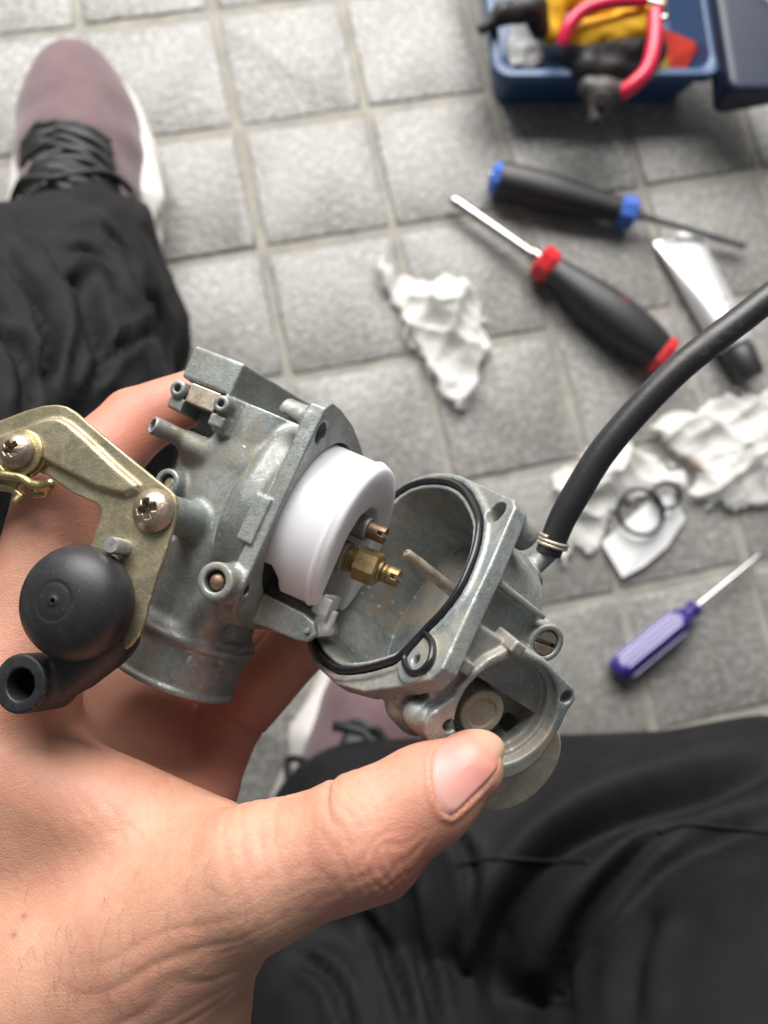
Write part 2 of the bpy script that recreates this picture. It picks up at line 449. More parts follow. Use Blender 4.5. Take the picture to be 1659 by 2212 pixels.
def nail_mat():
    t = NT('thumbnail'); f = t.attr('tip')
    c = t.ramp(f, (.0,(.58,.31,.27)),(.5,(.58,.25,.215)),(.85,(.58,.26,.20)),(1.0,(.60,.36,.25)))
    t.set(Base_Color=c, Roughness=.46, Subsurface_Weight=.2, Subsurface_Radius=(1,.4,.3), Subsurface_Scale=.002, Normal=t.bump(t.noise(260,3,vec=t.mapping((1,1,1))),.08,.0002)); return t.m
M['nail'] = nail_mat()

# ================================================================== the setting: tiled floor
def tile_mat():
    t = NT('stone_tile')
    oi = t.n('ShaderNodeObjectInfo').outputs['Random']
    vec = t.n('ShaderNodeTexCoord'); geo = t.n('ShaderNodeNewGeometry').outputs['Position']
    n1 = t.noise(185,5,.62,vec=geo); n2 = t.noise(34,3,.5,vec=geo)
    c = t.ramp(n1,(.34,(.185,.18,.168)),(.48,(.245,.24,.228)),(.60,(.345,.34,.328)),(.70,(.45,.445,.435)))
    c = t.mix(t.math('MULTIPLY',t.ramp(n2,(.35,0.0),(.7,1.0)),.35), c, (.20,.19,.17))
    c = t.mix(t.math('MULTIPLY',oi,.40), c, (.17,.160,.145))
    c = t.mix(t.math('MULTIPLY',t.ramp(t.noise(11,5,.65,vec=geo),(.50,0.0),(.70,1.0)),.2), c, (.15,.135,.11))
    b = t.bump(t.noise(210,4,.6,vec=geo), .7, .0014)
    b = t.bump(t.noise(520,3,.6,vec=geo), .5, .0006, b)
    t.set(Base_Color=c, Roughness=.38, Normal=b); return t.m
M['tile'] = tile_mat()
M['grout'] = plain('grout', (.275,.26,.23), .85, vary=.32, scale=35, bump=(600,.5,.0006))
fl = part('floor', np.array([(-3,-3,-.0015),(3,-3,-.0015),(3,3,-.0015),(-3,3,-.0015)],float), [(0,1,2,3)], M['grout'])
fl['kind'] = 'structure'
def tile_mesh(seed):
    r = np.random.default_rng(seed); h = .0466; c = .0022; rows=[]
    k = 8
    def ring(e, z):
        P=[]
        for s in range(4):
            for i in range(k):
                q = -e+2*e*i/k; x,y = [(q,-e),(e,q),(-q,e),(-e,-q)][s]; P.append((x+r.normal()*.00035, y+r.normal()*.00035, z+r.normal()*.0001))
        return P
    V = ring(h,-.006)+ring(h,-.0016)+ring(h-.0008,-.0005)+ring(h-c,0.0)
    n = 4*k; F=[]
    for i in range(3):
        for j in range(n): F.append((i*n+j,i*n+(j+1)%n,(i+1)*n+(j+1)%n,(i+1)*n+j))
    F.append(tuple(range(3*n,4*n)))
    me = mesh_np('tile', np.array(V), F, True); me.materials.append(M['tile']); return me
TM = [tile_mesh(s) for s in range(4)]
floc = np.array(fl.location)
for i in range(-6,9):
    for j in range(-6,13):
        o = bpy.data.objects.new('tile', TM[(i*3+j*7)%4]); COL.objects.link(o); o.parent = fl
        o.location = np.array([(i+.5)*.1+rng.normal()*.0005, -(j+.5)*.1+rng.normal()*.0005, rng.normal()*.0002])-floc
        o.rotation_euler = (rng.normal()*.003, rng.normal()*.003, (i*7+j*3)%4*math.pi/2+rng.normal()*.004)

# ================================================================== carburettor body (frame: x along the bowl axis, y towards the viewer, z along the bore)
B = Frame((675,1140,17.0), (.89,-.37,.27), (-.37,-.92,.05))
BODY = thing('carburetor_body', 'grey cast carburettor body with white float and brass jets held in the hand', 'carburetor', B.w([(-1.5,0,1)])[0])
def circ(cx, cy, r, n=40, a0=0, a1=2*math.pi): return [(cx+r*math.cos(a0+(a1-a0)*i/n), cy+r*math.sin(a0+(a1-a0)*i/n)) for i in range(n)]
v = Vol((-4.6,-2.6,-3.1),(1.6,2.95,4.6),.027)
# bore barrel and spigot
v.add(pcyl((-1.75,0,-1.9),(-1.75,0,3.2),1.30,1.38), 0)
v.add(pcyl((-1.68,0,3.0),(-1.68,0,4.28),1.44,1.42,rd=.06), .25)
v.add(pcyl((-1.68,0,3.12),(-1.68,0,3.26),1.53,rd=.06), .12)                # ridge
v.add(pcyl((-1.68,0,4.17),(-1.68,0,4.30),1.49,rd=.05), .06)                # lip
v.sub(pcyl((-1.68,0,2.0),(-1.68,0,4.6),1.22))
# dome of the float chamber roof
v.add(pcyl((-1.12,0,0),(-.3,0,0),2.12,rd=.30), .18)
v.add(pcyl((-1.3,.2,.2),(-.6,.2,.2),1.75,rd=.3), .25)
# flange
FL = [(2.02,-2.28),(2.1,-1.2),(2.16,.3),(2.2,1.2),(2.28,1.6),(2.16,2.05),(1.6,2.35),(.6,2.45),(-.6,2.45),(-1.8,2.15),(-2.3,.9),(-2.3,-.9),(-1.75,-1.9),(-.78,-2.2),(.18,-2.42),(1.2,-2.5),(1.75,-2.48)]
v.add(pext(0,-.36,0,FL,rd=.04), .09)
v.add(pext(0,-.56,-.2,[(2.19,-.22),(2.24,.75),(1.6,.75),(1.6,-.22)],rd=.03), .03)      # pad on the flange edge
# pillar behind the top hole, and the rivet boss at the bottom
v.add(pcyl((-.98,1.68,-2.0),(-.2,1.72,-1.95),.27,.30,rd=.08), .14)
v.add(pcyl((-.42,1.2,1.62),(-.40,2.66,1.62),.385,.37,rd=.05), .14)
v.add(pcap((-.5,1.6,1.9),(-1.1,.9,2.9),.42,.35), .3)
# bracket boss and small boss
v.add(pcyl((-2.0,.6,.85),(-2.13,2.80,.86),.40,.38,rd=.03), .18)
v.add(pcyl((-2.95,.5,.33),(-2.98,1.35,.32),.30,rd=.06), .15)
v.sub(pcyl((-2.97,1.15,.32),(-2.99,1.6,.32),.17))
v.add(pcyl((-2.9,.2,1.6),(-2.3,1.25,1.7),.32,rd=.08), .2)
# side shoulder of the barrel
v.add(pbox((-3.2,-1.0,-1.3),(-1.0,.95,.6),rd=.25), .25)
v.add(pcap((-3.0,.75,-.65),(-1.2,.85,-.75),.40,.42), .2)
# vent nipple
v.add(pcyl((-3.58,1.78,-.67),(-3.02,1.05,-.66),.20,.20,rd=.03), .06)
v.add(pcap((-2.95,1.1,-.62),(-2.6,1.0,-.60),.27), .12)
v.sub(pcyl((-3.9,2.2,-.67),(-3.2,1.28,-.66),.135))
# top block with its slanted side
v.add(pext(2,-2.64,-1.88,[(-3.58,1.5),(-2.34,1.5),(-2.22,1.15),(-1.3,-.95),(-1.6,-1.6),(-3.5,-1.6),(-3.75,-.6)],rd=.06), .0)
v.add(pext(2,-1.95,-1.15,[(-3.45,1.0),(-2.45,1.0),(-2.1,.75),(-1.2,-.9),(-1.6,-1.4),(-3.3,-1.4)],rd=.06), .06)
v.add(pext(2,-1.9,-1.05,[(-2.42,1.52),(-2.05,1.3),(-1.7,.6),(-2.4,.6)],rd=.04), .05)
v.add(pcyl((-3.47,1.2,-1.62),(-3.47,1.66,-1.60),.19,rd=.06), .06)
v.add(pcyl((-2.36,1.2,-1.66),(-2.36,1.68,-1.64),.19,rd=.06), .06)
v.add(pbox((-3.62,1.0,-1.45),(-3.22,1.55,-1.16),rd=.05), .06)
v.add(pbox((-2.55,1.0,-1.42),(-2.18,1.56,-1.14),rd=.05), .06)
v.sub(pbox((-3.25,.75,-1.88),(-2.56,2.2,-.9),rd=.03))
v.sub(pcyl((-3.47,1.50,-1.60),(-3.47,2.0,-1.60),.075)); v.sub(pcyl((-2.36,1.52,-1.64),(-2.36,2.0,-1.64),.075))
# opening of the float chamber, holes
v.sub(pcyl((-.95,0,0),(.5,0,0),1.98), .03)
v.sub(pcyl((-1.6,1.70,-1.83),(.5,1.72,-1.83),.235))
v.sub(pcyl((-.8,2.0,1.62),(.5,2.02,1.60),.12))
v.sub(pcyl((-.40,2.4,1.62),(-.40,3.0,1.62),.215))
# jet posts inside, float pivot lugs
v.add(pcyl((-1.2,0,.30),(1.02,0,.30),.36,rd=.04), .0)
v.add(pcyl((-1.2,-.02,-.45),(1.22,-.02,-.45),.27,rd=.04), .10)
v.add(pext(1,.78,1.02,[(-.6,1.62),(.95,1.66),(1.22,1.74),(1.36,1.95),(1.25,2.16),(1.02,2.22),(.0,2.28),(-.6,2.3)],rd=.04), .04)
v.add(pext(1,-.75,-.5,[(-.6,1.62),(.95,1.66),(1.22,1.74),(1.36,1.95),(1.25,2.16),(1.02,2.22),(.0,2.28),(-.6,2.3)],rd=.04), .04)
v.sub(pcyl((1.16,.5,1.94),(1.16,1.3,1.94),.07))
v.sub(pcyl((-1.05,1.35,3.72),(-1.05,1.7,3.72),.03))
v.sub(pell((-.45,1.05,3.45),(.09,.4,.13)))
sdfpart('casting', v, B, M['cast'], BODY)

def revpart(name, fr, a, b, prof, mat, parent, n=32, flat=None, ph=0.0, sm=40, label=None):
    V,F = revolve(a,b,prof,n,flat,ph); o = part(name, fr.w(V), F, mat, parent, True, label); autosmooth(o,sm); return o
hexf = lambda g: 1/math.cos(((g+math.pi/6)%(math.pi/3))-math.pi/6)
# brass main jet holder + jet, pilot jet
h = revpart('jet_holder', B, (1.0,0,.30),(1.86,0,.27), [(0,.26),(.02,.29),(.07,.255),(.10,.29),(.15,.255),(.18,.29),(.22,.255),(.25,.27),(.29,.27),(.95,.24),(1,.22)], M['brass'], BODY, 36, None)
V,F = revolve((1.24,0,.293),(1.80,0,.274),[(0,.33),(.07,.385),(.90,.385),(1,.33)],6,None,.35); o = part('hexagon_nut', B.w(V), F, M['brass'], h, False)
vj = Vol((1.6,-.4,-.1),(2.5,.4,.7),.016)
vj.add(pcyl((1.75,0,.275),(1.90,0,.27),.17)); vj.add(pcyl((1.88,0,.272),(2.26,0,.265),.205,rd=.02))
vj.sub(pbox((2.10,-.5,.225),(2.4,.5,.312))); vj.sub(pcyl((2.1,0,.265),(2.4,0,.265),.07)); vj.sub(ppath([(1.98,.205*math.cos(a),.27+.205*math.sin(a)) for a in np.linspace(0,6.28,18)],.02))
sdfpart('main_jet', vj, B, M['brass'], BODY)
vj = Vol((1.0,-.4,-.9),(1.9,.4,-.0),.016)
vj.add(pcyl((1.1,-.02,-.45),(1.62,-.02,-.46),.19,rd=.02)); vj.sub(pbox((1.46,-.5,-.50),(1.8,.5,-.42))); vj.sub(pcyl((1.45,-.02,-.46),(1.7,-.02,-.46),.06))
sdfpart('pilot_jet', vj, B, M['copper'], BODY)
# float: horseshoe of white nylon
v = Vol((-.9,-2.0,-2.1),(1.7,2.1,1.9),.028)
v.add(pcyl((-.62,.06,-.05),(1.18,.06,-.05),1.86,1.80,rd=.10))
v.add(pcyl((.92,.06,-.05),(1.02,.06,-.05),1.855,rd=.04), .05)
v.sub(pext(0,-1.5,2.2,[(1.02,3),(1.08,.8),(1.08,-.1),(.85,-.6),(.3,-.92),(-.3,-.92),(-.7,-.6),(-.86,.0),(-.86,3)]), .06)
v.sub(pbox((-3,-3,1.52),(3,3,3)), .10)
v.sub(pext(1,.4,3,[(-2,1.0),(.08,1.0),(.25,1.2),(.30,1.8),(-2,1.8)]), .06)
v.sub(pext(1,-3,-.4,[(-2,1.0),(.08,1.0),(.25,1.2),(.30,1.8),(-2,1.8)]), .06)
fo = sdfpart('float', v, B, M['nylon'], BODY)
v = Vol((.5,-.9,1.0),(1.8,.95,2.4),.024)
v.add(pcyl((1.16,-.48,1.94),(1.16,.76,1.94),.13)); v.add(pbox((1.04,-.45,1.15),(1.13,.60,1.95),rd=.02),.05); v.add(pbox((1.20,-.1,1.45),(1.30,.12,1.9),rd=.02),.04); v.add(pbox((.95,.62,1.2),(1.3,.74,1.6),rd=.03),.05)
sdfpart('hinge', v, B, M['nylon'], fo)
revpart('hinge_pin', B, (1.16,-.9,1.94),(1.16,1.10,1.94), [(0,.05),(.03,.065),(.98,.065),(1,.05)], M['pale_steel'], BODY, 20)
revpart('rivet', B, (-.40,2.2,1.62),(-.40,2.62,1.62), [(0,.17),(.75,.17),(.9,.14),(1,.07)], M['copper'], BODY, 24)
# browned bar in the recess of the block
V,F = boxm((-3.28,1.0,-1.85),(-2.54,1.52,-1.42)); V[4:,1] += np.array([-.0,-.0,0,0]); o = part('pivot_bar', B.w(V), F, M['brown_steel'], BODY, False)
bv = o.modifiers.new('bevel','BEVEL'); bv.width = .0003; bv.segments = 2
revpart('screw_head', B, (-2.93,1.15,.33),(-2.96,1.28,.33), [(0,.14),(.7,.14),(1,.10)], M['brown_steel'], BODY, 20)

# stamped bracket plate
PL = 2.83
def onp(D, pts, ax=1, val=PL, fr=B):
    o = [i for i in range(3) if i!=ax]
    return [tuple(fr.px(*D(*p),ax,val)[o]) for p in pts]
outer = onp(D1, [(-420,640),(-200,560),(0,497),(150,440),(250,412),(320,408),(370,418),(420,448),(520,535),(700,685),(860,815),(935,872),(962,905),(972,950),(965,1000),(935,1130),(900,1235),(860,1350),(815,1500),(795,1580),(755,1660),(690,1722),(620,1757),(560,1740),(420,1700),(380,1500),(440,1300),(505,1165),(545,1050),(557,1000),(552,968),(530,945),(400,890),(265,792),(200,770),(120,800),(0,860),(-200,960),(-420,1040)])
ridge = onp(D1, [(-300,720),(0,590),(150,545),(230,505),(290,488),(350,490),(400,515),(500,600),(640,735),(775,850),(765,880),(700,905),(560,870),(420,800),(270,720),(100,740),(-300,900)])
v = Vol((-8.0,2.55,-.9),(-.9,3.2,4.3),.028)
v.add(pext(1,PL-.06,PL+.06,outer,rd=.03))
v.add(pext(1,PL-.06,PL+.20,ridge,rd=.09),.07)
# plate bends away at its lower tip
V,Q = v.mesh(); V = smooth_mesh(V,Q,1); z = np.maximum(V[:,2]-2.6,0); V[:,1] -= .28*z*z
brk = part('bracket', B.w(V), Q, M['zinc'], BODY)
# screws
def pan_screw(name, c, r, parent, ang, mat):
    n0 = np.array([0,1.0,0]); c = np.array(c,float)
    v = Vol(c-(r*1.2,.1,r*1.2), c+(r*1.2,r*1.1,r*1.2), r/26)
    v.add(pcyl(c,c+n0*.10,r*1.0,rd=.03)); v.add(pell(c+n0*.05,(r,r*.72,r)),.04)
    v.sub((c-9,c+9,lambda x,y,z: y-c[1]))
    ca,sa = math.cos(ang),math.sin(ang)
    for a in (0,math.pi/2):
        dx,dz = math.cos(ang+a),math.sin(ang+a)
        def f(x,y,z,dx=dx,dz=dz):
            p = (x-c[0])*dx+(z-c[2])*dz; q = -(x-c[0])*dz+(z-c[2])*dx
            yy = y-c[1]
            return np.maximum(np.maximum(np.abs(q)-.075*r/.45, np.abs(p)-(.16+.28*np.maximum(yy-.12,0))*r/.45), .10-yy)
        v.sub((c-r,c+r*1.3,f),.02)
    v.sub(pell(c+n0*r*.62+np.array([ca+sa*.9,0,sa-ca*.9])*r*.28,(.05*r/.45,)*3))
    return sdfpart(name, v, B, mat, parent)
p = B.px(*D1(823,980),1,PL+.2); pan_screw('screw', (p[0],PL+.06,p[2]), .42, BODY, .95, M['screw'])
p2 = B.px(*D1(88,655),1,PL+.35); pan_screw('screw', (p2[0],PL+.26,p2[2]), .36, BODY, .55, M['screw'])
# washer and sprung cable holder under the second screw
revpart('washer', B, (p2[0]+.05,PL+.05,p2[2]),(p2[0]+.05,PL+.27,p2[2]), [(0,.42),(.1,.50),(.5,.52),(.52,.47),(.9,.47),(1,.44),(1,.02)], M['gold'], BODY, 40)
v = Vol((-7.6,2.5,.3),(-3.6,3.6,2.7),.03)
q = lambda x,y,s: B.px(*D1(x,y),1,s)
v.add(ppath([q(-260,800,3.05),q(-60,790,3.15),q(30,790,3.15),q(110,800,3.1),q(170,840,3.05),q(230,850,3.05),q(275,835,3.1)],.10))
v.add(ppath([q(-300,850,2.95),q(-40,845,3.05),q(60,860,2.95),q(120,905,2.9),q(90,930,2.95)],.09),.05)
v.add(ppath([q(120,800,3.0),q(190,900,2.85),q(250,895,2.9),q(275,850,3.05)],.07),.05)
v.add(pext(1,2.94,3.04,onp(D1,[(-350,700),(-20,700),(40,770),(130,820),(60,870),(-40,860),(-350,900)],1,3.0),rd=.03),.06)
sdfpart('cable_clip', v, B, M['gold'], BODY)
# stop pin
p = B.px(*D1(612,1172),1,PL+.45)
revpart('stop_pin', B, (p[0],PL,p[2]),(p[0],PL+.50,p[2]), [(0,.165),(.9,.165),(1,.14),(1,.02)], M['pale_steel'], BODY, 28)
# rubber cap
kc = B.px(*D1(412,1482),1,3.25)
cap = revpart('rubber_cap', B, (kc[0],2.78,kc[2]),(kc[0],3.94,kc[2]), [(0,.86),(.02,.95),(.12,1.03),(.26,1.085),(.42,1.09),(.56,1.05),(.69,.97),(.80,.85),(.88,.70),(.935,.54),(.960,.425),(.966,.38),(.958,.355),(.965,.33),(.975,.28),(.983,.16),(.985,.085),(.995,.075),(.992,.05),(.95,.035),(.90,.03)], M['rubber'], BODY, 72, None, 0, 60)
# rubber elbow below it
rc = B.px(*D1(112,1925),1,3.3); 
v = Vol((-5.5,1.5,2.6),(-1.0,4.0,6.6),.03)
v.add(pcyl((rc[0],2.2,rc[2]),(rc[0],3.35,rc[2]),.56,.56,rd=.06))
v.add(pcap((kc[0]+.35,2.5,kc[2]+.6),(rc[0]+.25,2.65,rc[2]-.1),.62,.46),.12)
e1 = B.px(*D1(440,1850),1,2.5); v.add(pcap((kc[0]+.5,2.4,kc[2]+.4),(e1[0],2.3,e1[2]),.5,.3),.25)
v.sub(pcyl((rc[0]+.03,2.6,rc[2]),(rc[0]+.03,3.8,rc[2]),.30,rd=.0))
v.sub(pell((rc[0]+.40,3.36,rc[2]-.08),(.05,.03,.05)))
sdfpart('rubber_elbow', v, B, M['rubber'], BODY)

# ================================================================== float bowl (frame: x out of the opening, y towards the viewer, z along the flange)
W = Frame((862,1248,16.2), (-.72,.55,.42), (.606,.794,0))
BOWL = thing('float_bowl', 'grey cast float bowl with black gasket and black drain hose under the thumb', 'float bowl', W.w([(-2,0,0)])[0])
FLB = [(2.0,2.30),(2.45,1.3),(2.85,.25),(3.2,-.62),(3.1,-.95),(2.62,-1.36),(1.6,-2.08),(.6,-2.48),(-.3,-2.6),(-1.6,-2.55),(-2.5,-1.95),(-2.9,-.9),(-2.9,.9),(-2.6,1.85),(-1.66,2.36),(-.69,2.55),(.83,2.58),(1.70,2.60),(1.92,2.48)]
GP = onp(D3, [(520,205),(620,150),(730,135),(830,155),(900,215),(955,330),(958,420),(940,520),(905,620),(860,720),(800,810),(740,880),(690,930)],0,0,W) + [(2.1,-.6)] + onp(D3, [(530,1095),(480,1120),(400,1145),(300,1165),(200,1165),(130,1120),(80,1060)],0,0,W) + [(-1.7,-2.25),(-2.35,-1.55),(-2.68,-.6),(-2.72,.5)]
GC = catmull(GP,6,True); GC[:,0] = np.where(True,GC[:,0],0)
v = Vol((-5.6,-3.05,-3.4),(.35,3.45,3.2),.029)
v.add(pext(0,-.38,0,FLB,rd=.04))
def ptaper(P, x0, x1, o0, o1):                             # outline extruded along x with an offset that changes with depth
    P = np.asarray(P,float); om = max(o0,o1)
    def f(x,y,z):
        q = poly2d(y,z,P)-(o0+(o1-o0)*np.clip((x-x0)/(x1-x0),0,1)); h = np.abs(x-(x0+x1)/2)-(x1-x0)/2
        return np.minimum(np.maximum(q,h),0)+np.sqrt(np.maximum(q,0)**2+np.maximum(h,0)**2)
    return np.array((x0,P[:,0].min()-om,P[:,1].min()-om)), np.array((x1,P[:,0].max()+om,P[:,1].max()+om)), f
v.add(ptaper(GC[::3],-2.25,-.2,-.28,.04), .2)
v.add(pcyl((-2.62,-.25,.1),(-1.5,-.25,.1),1.7,2.1,rd=.45), .3)
v.add(pext(0,-.1,.055,GC[::3],off=.22,rd=.02), .03)
v.add(pcyl((-.1,2.44,-.86),(.055,2.44,-.86),.48,rd=.02), .03)
# near screw pillar and drain boss with its ribbed arm
v.add(pcyl((-.95,1.52,2.22),(-.2,1.52,2.22),.30,.34,rd=.06), .1)
v.sub(pcyl((-2,1.50,2.22),(.5,1.50,2.22),.235))
v.add(pext(1,.0,2.12,[(-.25,1.2),(-1.7,1.18),(-2.25,1.15),(-2.3,.35),(-1.2,.30),(-.25,.3)],rd=.05), .05)
v.add(pext(1,.0,2.42,[(-.3,1.22),(-1.75,1.22),(-1.75,1.10),(-.3,1.10)],rd=.03), .10)
v.add(pcyl((-2.20,.3,.79),(-2.20,2.36,.79),.40,.40,rd=.04), .08)
v.sub(pcyl((-2.20,1.95,.79),(-2.20,2.8,.79),.275))
# neck to the pump chamber
v.add(pext(1,.0,2.80,[(-.2,.35),(-1.18,.37),(-1.3,-.5),(-1.0,-1.5),(-.2,-1.1)],rd=.05), .04)
v.add(pext(1,.5,2.3,[(-.2,-.8),(-1.6,-.8),(-1.3,-1.95),(-.3,-1.8)],rd=.06), .1)
# pump chamber
PC = (-1.92,-.67); PT = 3.0
v.add(pcyl((PC[0],1.0,PC[1]),(PC[0],PT-.02,PC[1]),1.16,1.21,rd=.05), .08)
PO = onp(D3, [(1310,1110),(1420,1215),(1470,1260),(1478,1320),(1430,1390),(1400,1460),(1350,1550),(1290,1640),(1200,1720),(1100,1758),(1020,1758),(850,1720),(700,1600),(655,1510),(655,1450),(690,1400),(740,1365),(830,1300),(900,1190),(1000,1100),(1100,1050),(1128,1030),(1170,1035)],1,PT,W)
v.add(pext(1,PT-.36,PT,PO,rd=.04), .04)
tb = W.px(*D3(1148,1025),1,PT); v.add(pbox((tb[0]-.16,2.4,tb[2]-.14),(tb[0]+.12,PT+.12,tb[2]+.10),rd=.03), .03)
t1 = W.px(*D3(872,1135),1,PT); v.add(pbox((t1[0]-.16,2.4,t1[2]-.12),(t1[0]+.14,PT+.06,t1[2]+.12),rd=.03), .03)
t2 = W.px(*D3(690,1320),1,2.75); v.add(pbox((t2[0]-.10,1.6,t2[2]-.35),(t2[0]+.06,2.75,t2[2]+.30),rd=.03), .04)
v.add(pcap((-.75,1.9,-1.75),(-1.15,1.8,-1.85),.42), .10)
v.add(pcap((-.62,2.6,-1.66),(-1.2,2.55,-1.75),.28), .10)
# bores
v.sub(pcyl((PC[0],PT-.22,PC[1]),(PC[0],4,PC[1]),1.08), .02)
v.sub(pcyl((PC[0],PT-.42,PC[1]),(PC[0],4,PC[1]),.99), .05)
v.sub(pext(1,PT-.92,PT,[(PC[0]+.95*math.cos(a),PC[1]+.95*math.sin(a)) for a in np.linspace(math.pi-.25,2*math.pi+.20,26)]), .04)
dsc = W.px(*D3(968,1395),1,PT-.40)
h3 = W.px(*D3(1105,1440),1,PT-.9); v.sub(pcyl((h3[0],PT-1.25,h3[2]),(h3[0],PT-.7,h3[2]),.17))
h1 = W.px(*D3(1425,1310),1,PT); v.sub(pcyl((h1[0],PT-.5,h1[2]),(h1[0],4,h1[2]),.125))
h2 = W.px(*D3(790,1465),1,PT); v.sub(pcyl((h2[0],PT-.5,h2[2]),(h2[0],4,h2[2]),.13))
# the bowl's cavity and the gasket groove
v.sub(ptaper(GC[::3],-1.95,.6,-.42,-.12), .04)
v.sub(ppath([(.055,a,b) for a,b in GC[::4]],.095,True))
# small passage in the gasket lobe, lumps on the bowl bottom
v.sub(pcyl((-.6,2.46,-.87),(.5,2.46,-.87),.095))
v.add(pcap((-2.0,1.0,-.25),(-1.72,1.05,-.2),.20,.16), .06); v.add(pcap((-2.0,1.3,-.45),(-1.85,1.5,-.5),.2,.15), .1)
# nipple
v.add(pcyl((-1.7,-.1,1.2),(-2.62,-.1,1.78),.40,.30), .15)
v.add(pcyl((-2.62,-.1,1.80),(-2.68,-.1,1.92),.40,rd=.05), .04)
v.add(pcyl((-2.6,-.1,1.8),(-2.70,-.05,2.5),.22), .05)
sdfpart('casting', v, W, M['cast_bowl'], BOWL)
M['tan_dust'] = cast_metal('dusty_tan_metal', base=(.52,.46,.36), dark=(.36,.31,.235), dust=(.40,.31,.20), dustamt=.6, rough=.6, metal=.15, wear=.3)
v = Vol((-4.9,1.4,-2.9),(-2.0,2.7,-.2),.03); v.add(pcyl((-3.30,1.6,-1.50),(-3.45,2.45,-1.52),1.10,rd=.10)); v.add(pcyl((-3.34,1.9,-1.51),(-3.38,2.06,-1.51),1.16,rd=.04),.04)
v.sub(pcyl((PC[0],1.0,PC[1]),(PC[0],4,PC[1]),1.12))
sdfpart('diaphragm_cover', v, W, M['tan_dust'], BOWL, 1, 'tan dusty round cover under the pump chamber')
v = Vol((dsc[0]-.6,PT-1.1,dsc[2]-.6),(dsc[0]+.6,PT-.2,dsc[2]+.6),.024); v.add(pcyl((dsc[0],PT-.95,dsc[2]),(dsc[0],PT-.40,dsc[2]),.46,rd=.03)); v.sub(pcyl((dsc[0],PT-.44,dsc[2]),(dsc[0],PT-.3,dsc[2]),.30))
sdfpart('pump_plunger', v, W, M['tan_dust'], BOWL, 1, 'tan metal disc inside the pump chamber')
# gasket with its eyelet
G1 = np.array([(.06,a,b) for a,b in GC])
LOB = onp(D3, [(655,965),(690,1000),(698,1055),(684,1115),(640,1165),(592,1176),(560,1150),(546,1100),(575,1050),(615,1005)],0,.06,W)
G2 = np.array([(.06,a,b) for a,b in catmull(LOB,6,True)])
V1 = tube(G1,.066,10,True,ry=.085,up=np.array((1.0,0,0))); V2 = tube(G2,.062,10,True,ry=.085,up=np.array((1.0,0,0)))
V,F = join(V1,V2); part('gasket', W.w(V), F, M['gasket'], BOWL)
# overflow tube
revpart('overflow_tube', W, (-1.98,.30,.41),(.40,.30,.52), [(0,.14),(.85,.125),(.90,.11),(.975,.105),(.995,.085),(1.0,.045),(.99,.035),(.93,.03)], M['brown_steel'], BOWL, 24)
# slotted drain screw
v = Vol((-2.6,1.7,.4),(-1.8,2.5,1.2),.018); v.add(pcyl((-2.20,1.9,.79),(-2.20,2.33,.79),.258,rd=.03))
ds = nrm(W.px(*D3(1345,1035),1,2.2)-W.px(*D3(1250,1000),1,2.2)); dd=(ds[0],ds[2])
v.sub(((-2.8,2.1,.2),(-1.6,2.6,1.4),lambda x,y,z: np.maximum(np.abs(-(x+2.20)*dd[1]+(z-.79)*dd[0])-.04, 2.20-y)))
sdfpart('drain_screw', v, W, M['screw'], BOWL)
# hose and its wire clip
hp = [camcm(u,v_,d) for u,v_,d in [(1184,1196,17.35),(1196,1166,17.3),(1216,1118,17.2),(1250,1058,17.1),(1300,978,17.0),(1372,892,16.9),(1456,806,16.8),(1530,744,16.8),(1605,687,16.9),(1680,630,17.0),(1860,505,17.3),(2060,390,17.8)]]
HC = catmull(hp,8); s = np.linspace(0,1,len(HC)); hr = np.interp(np.arange(len(HC)),[0,6,12,20,30,96],[.29,.29,.30,.315,.315,.315])
V,F = tube(HC,hr,28); part('hose', c2w(V), F, M['hose'], BOWL)
cl=[]
ax = nrm(HC[9]-HC[4]); X,Y,_ = basis(ax); c0 = HC[6]
for a in np.linspace(.3,2*math.pi*2.15,60):
    cl.append(c0+ax*(-.04+.085*a/6.28)+(X*math.cos(a)+Y*math.sin(a))*.335)
end = cl[0]+ax*-.02-(Y)*.22+np.array([0,0,.1]); cl = [end]+cl; 
cl = np.array(cl); V,F = tube(cl,.042,8); part('hose_clip', c2w(V), F, M['brown_steel'], BOWL)

# ================================================================== the person: hand, trouser legs, shoes
PERSON = thing('person', 'person in black trousers and mauve shoes holding carburettor parts in one hand', 'person', (c2w(camcm(150,2300,16))[0], c2w(camcm(150,2300,16))[1], 0.0))
def ptri(a, b, c, r):                                       # thick rounded triangle
    a,b,c = (np.array(q,float) for q in (a,b,c)); n = nrm(np.cross(b-a,c-a)); A = np.array([a,b,c])
    X = nrm(b-a); Y = np.cross(n,X)
    P2 = [((q-a)@X,(q-a)@Y) for q in (a,b,c)]
    def f(x,y,z):
        x,y,z = x-a[0],y-a[1],z-a[2]
        p = x*X[0]+y*X[1]+z*X[2]; q = x*Y[0]+y*Y[1]+z*Y[2]; h = x*n[0]+y*n[1]+z*n[2]
        return np.sqrt(np.maximum(poly2d(p,q,P2),0)**2+h*h)-r
    return A.min(0)-r, A.max(0)+r, f
C = camcm
v = Vol((-10.6,-12.8,-22.2),(4.2,4.2,-10.6),.058)
th_tip, th_d, th_ip, th_mcp = C(1012,1658,13.62), C(925,1715,13.5), C(780,1805,13.35), C(560,1890,13.8)
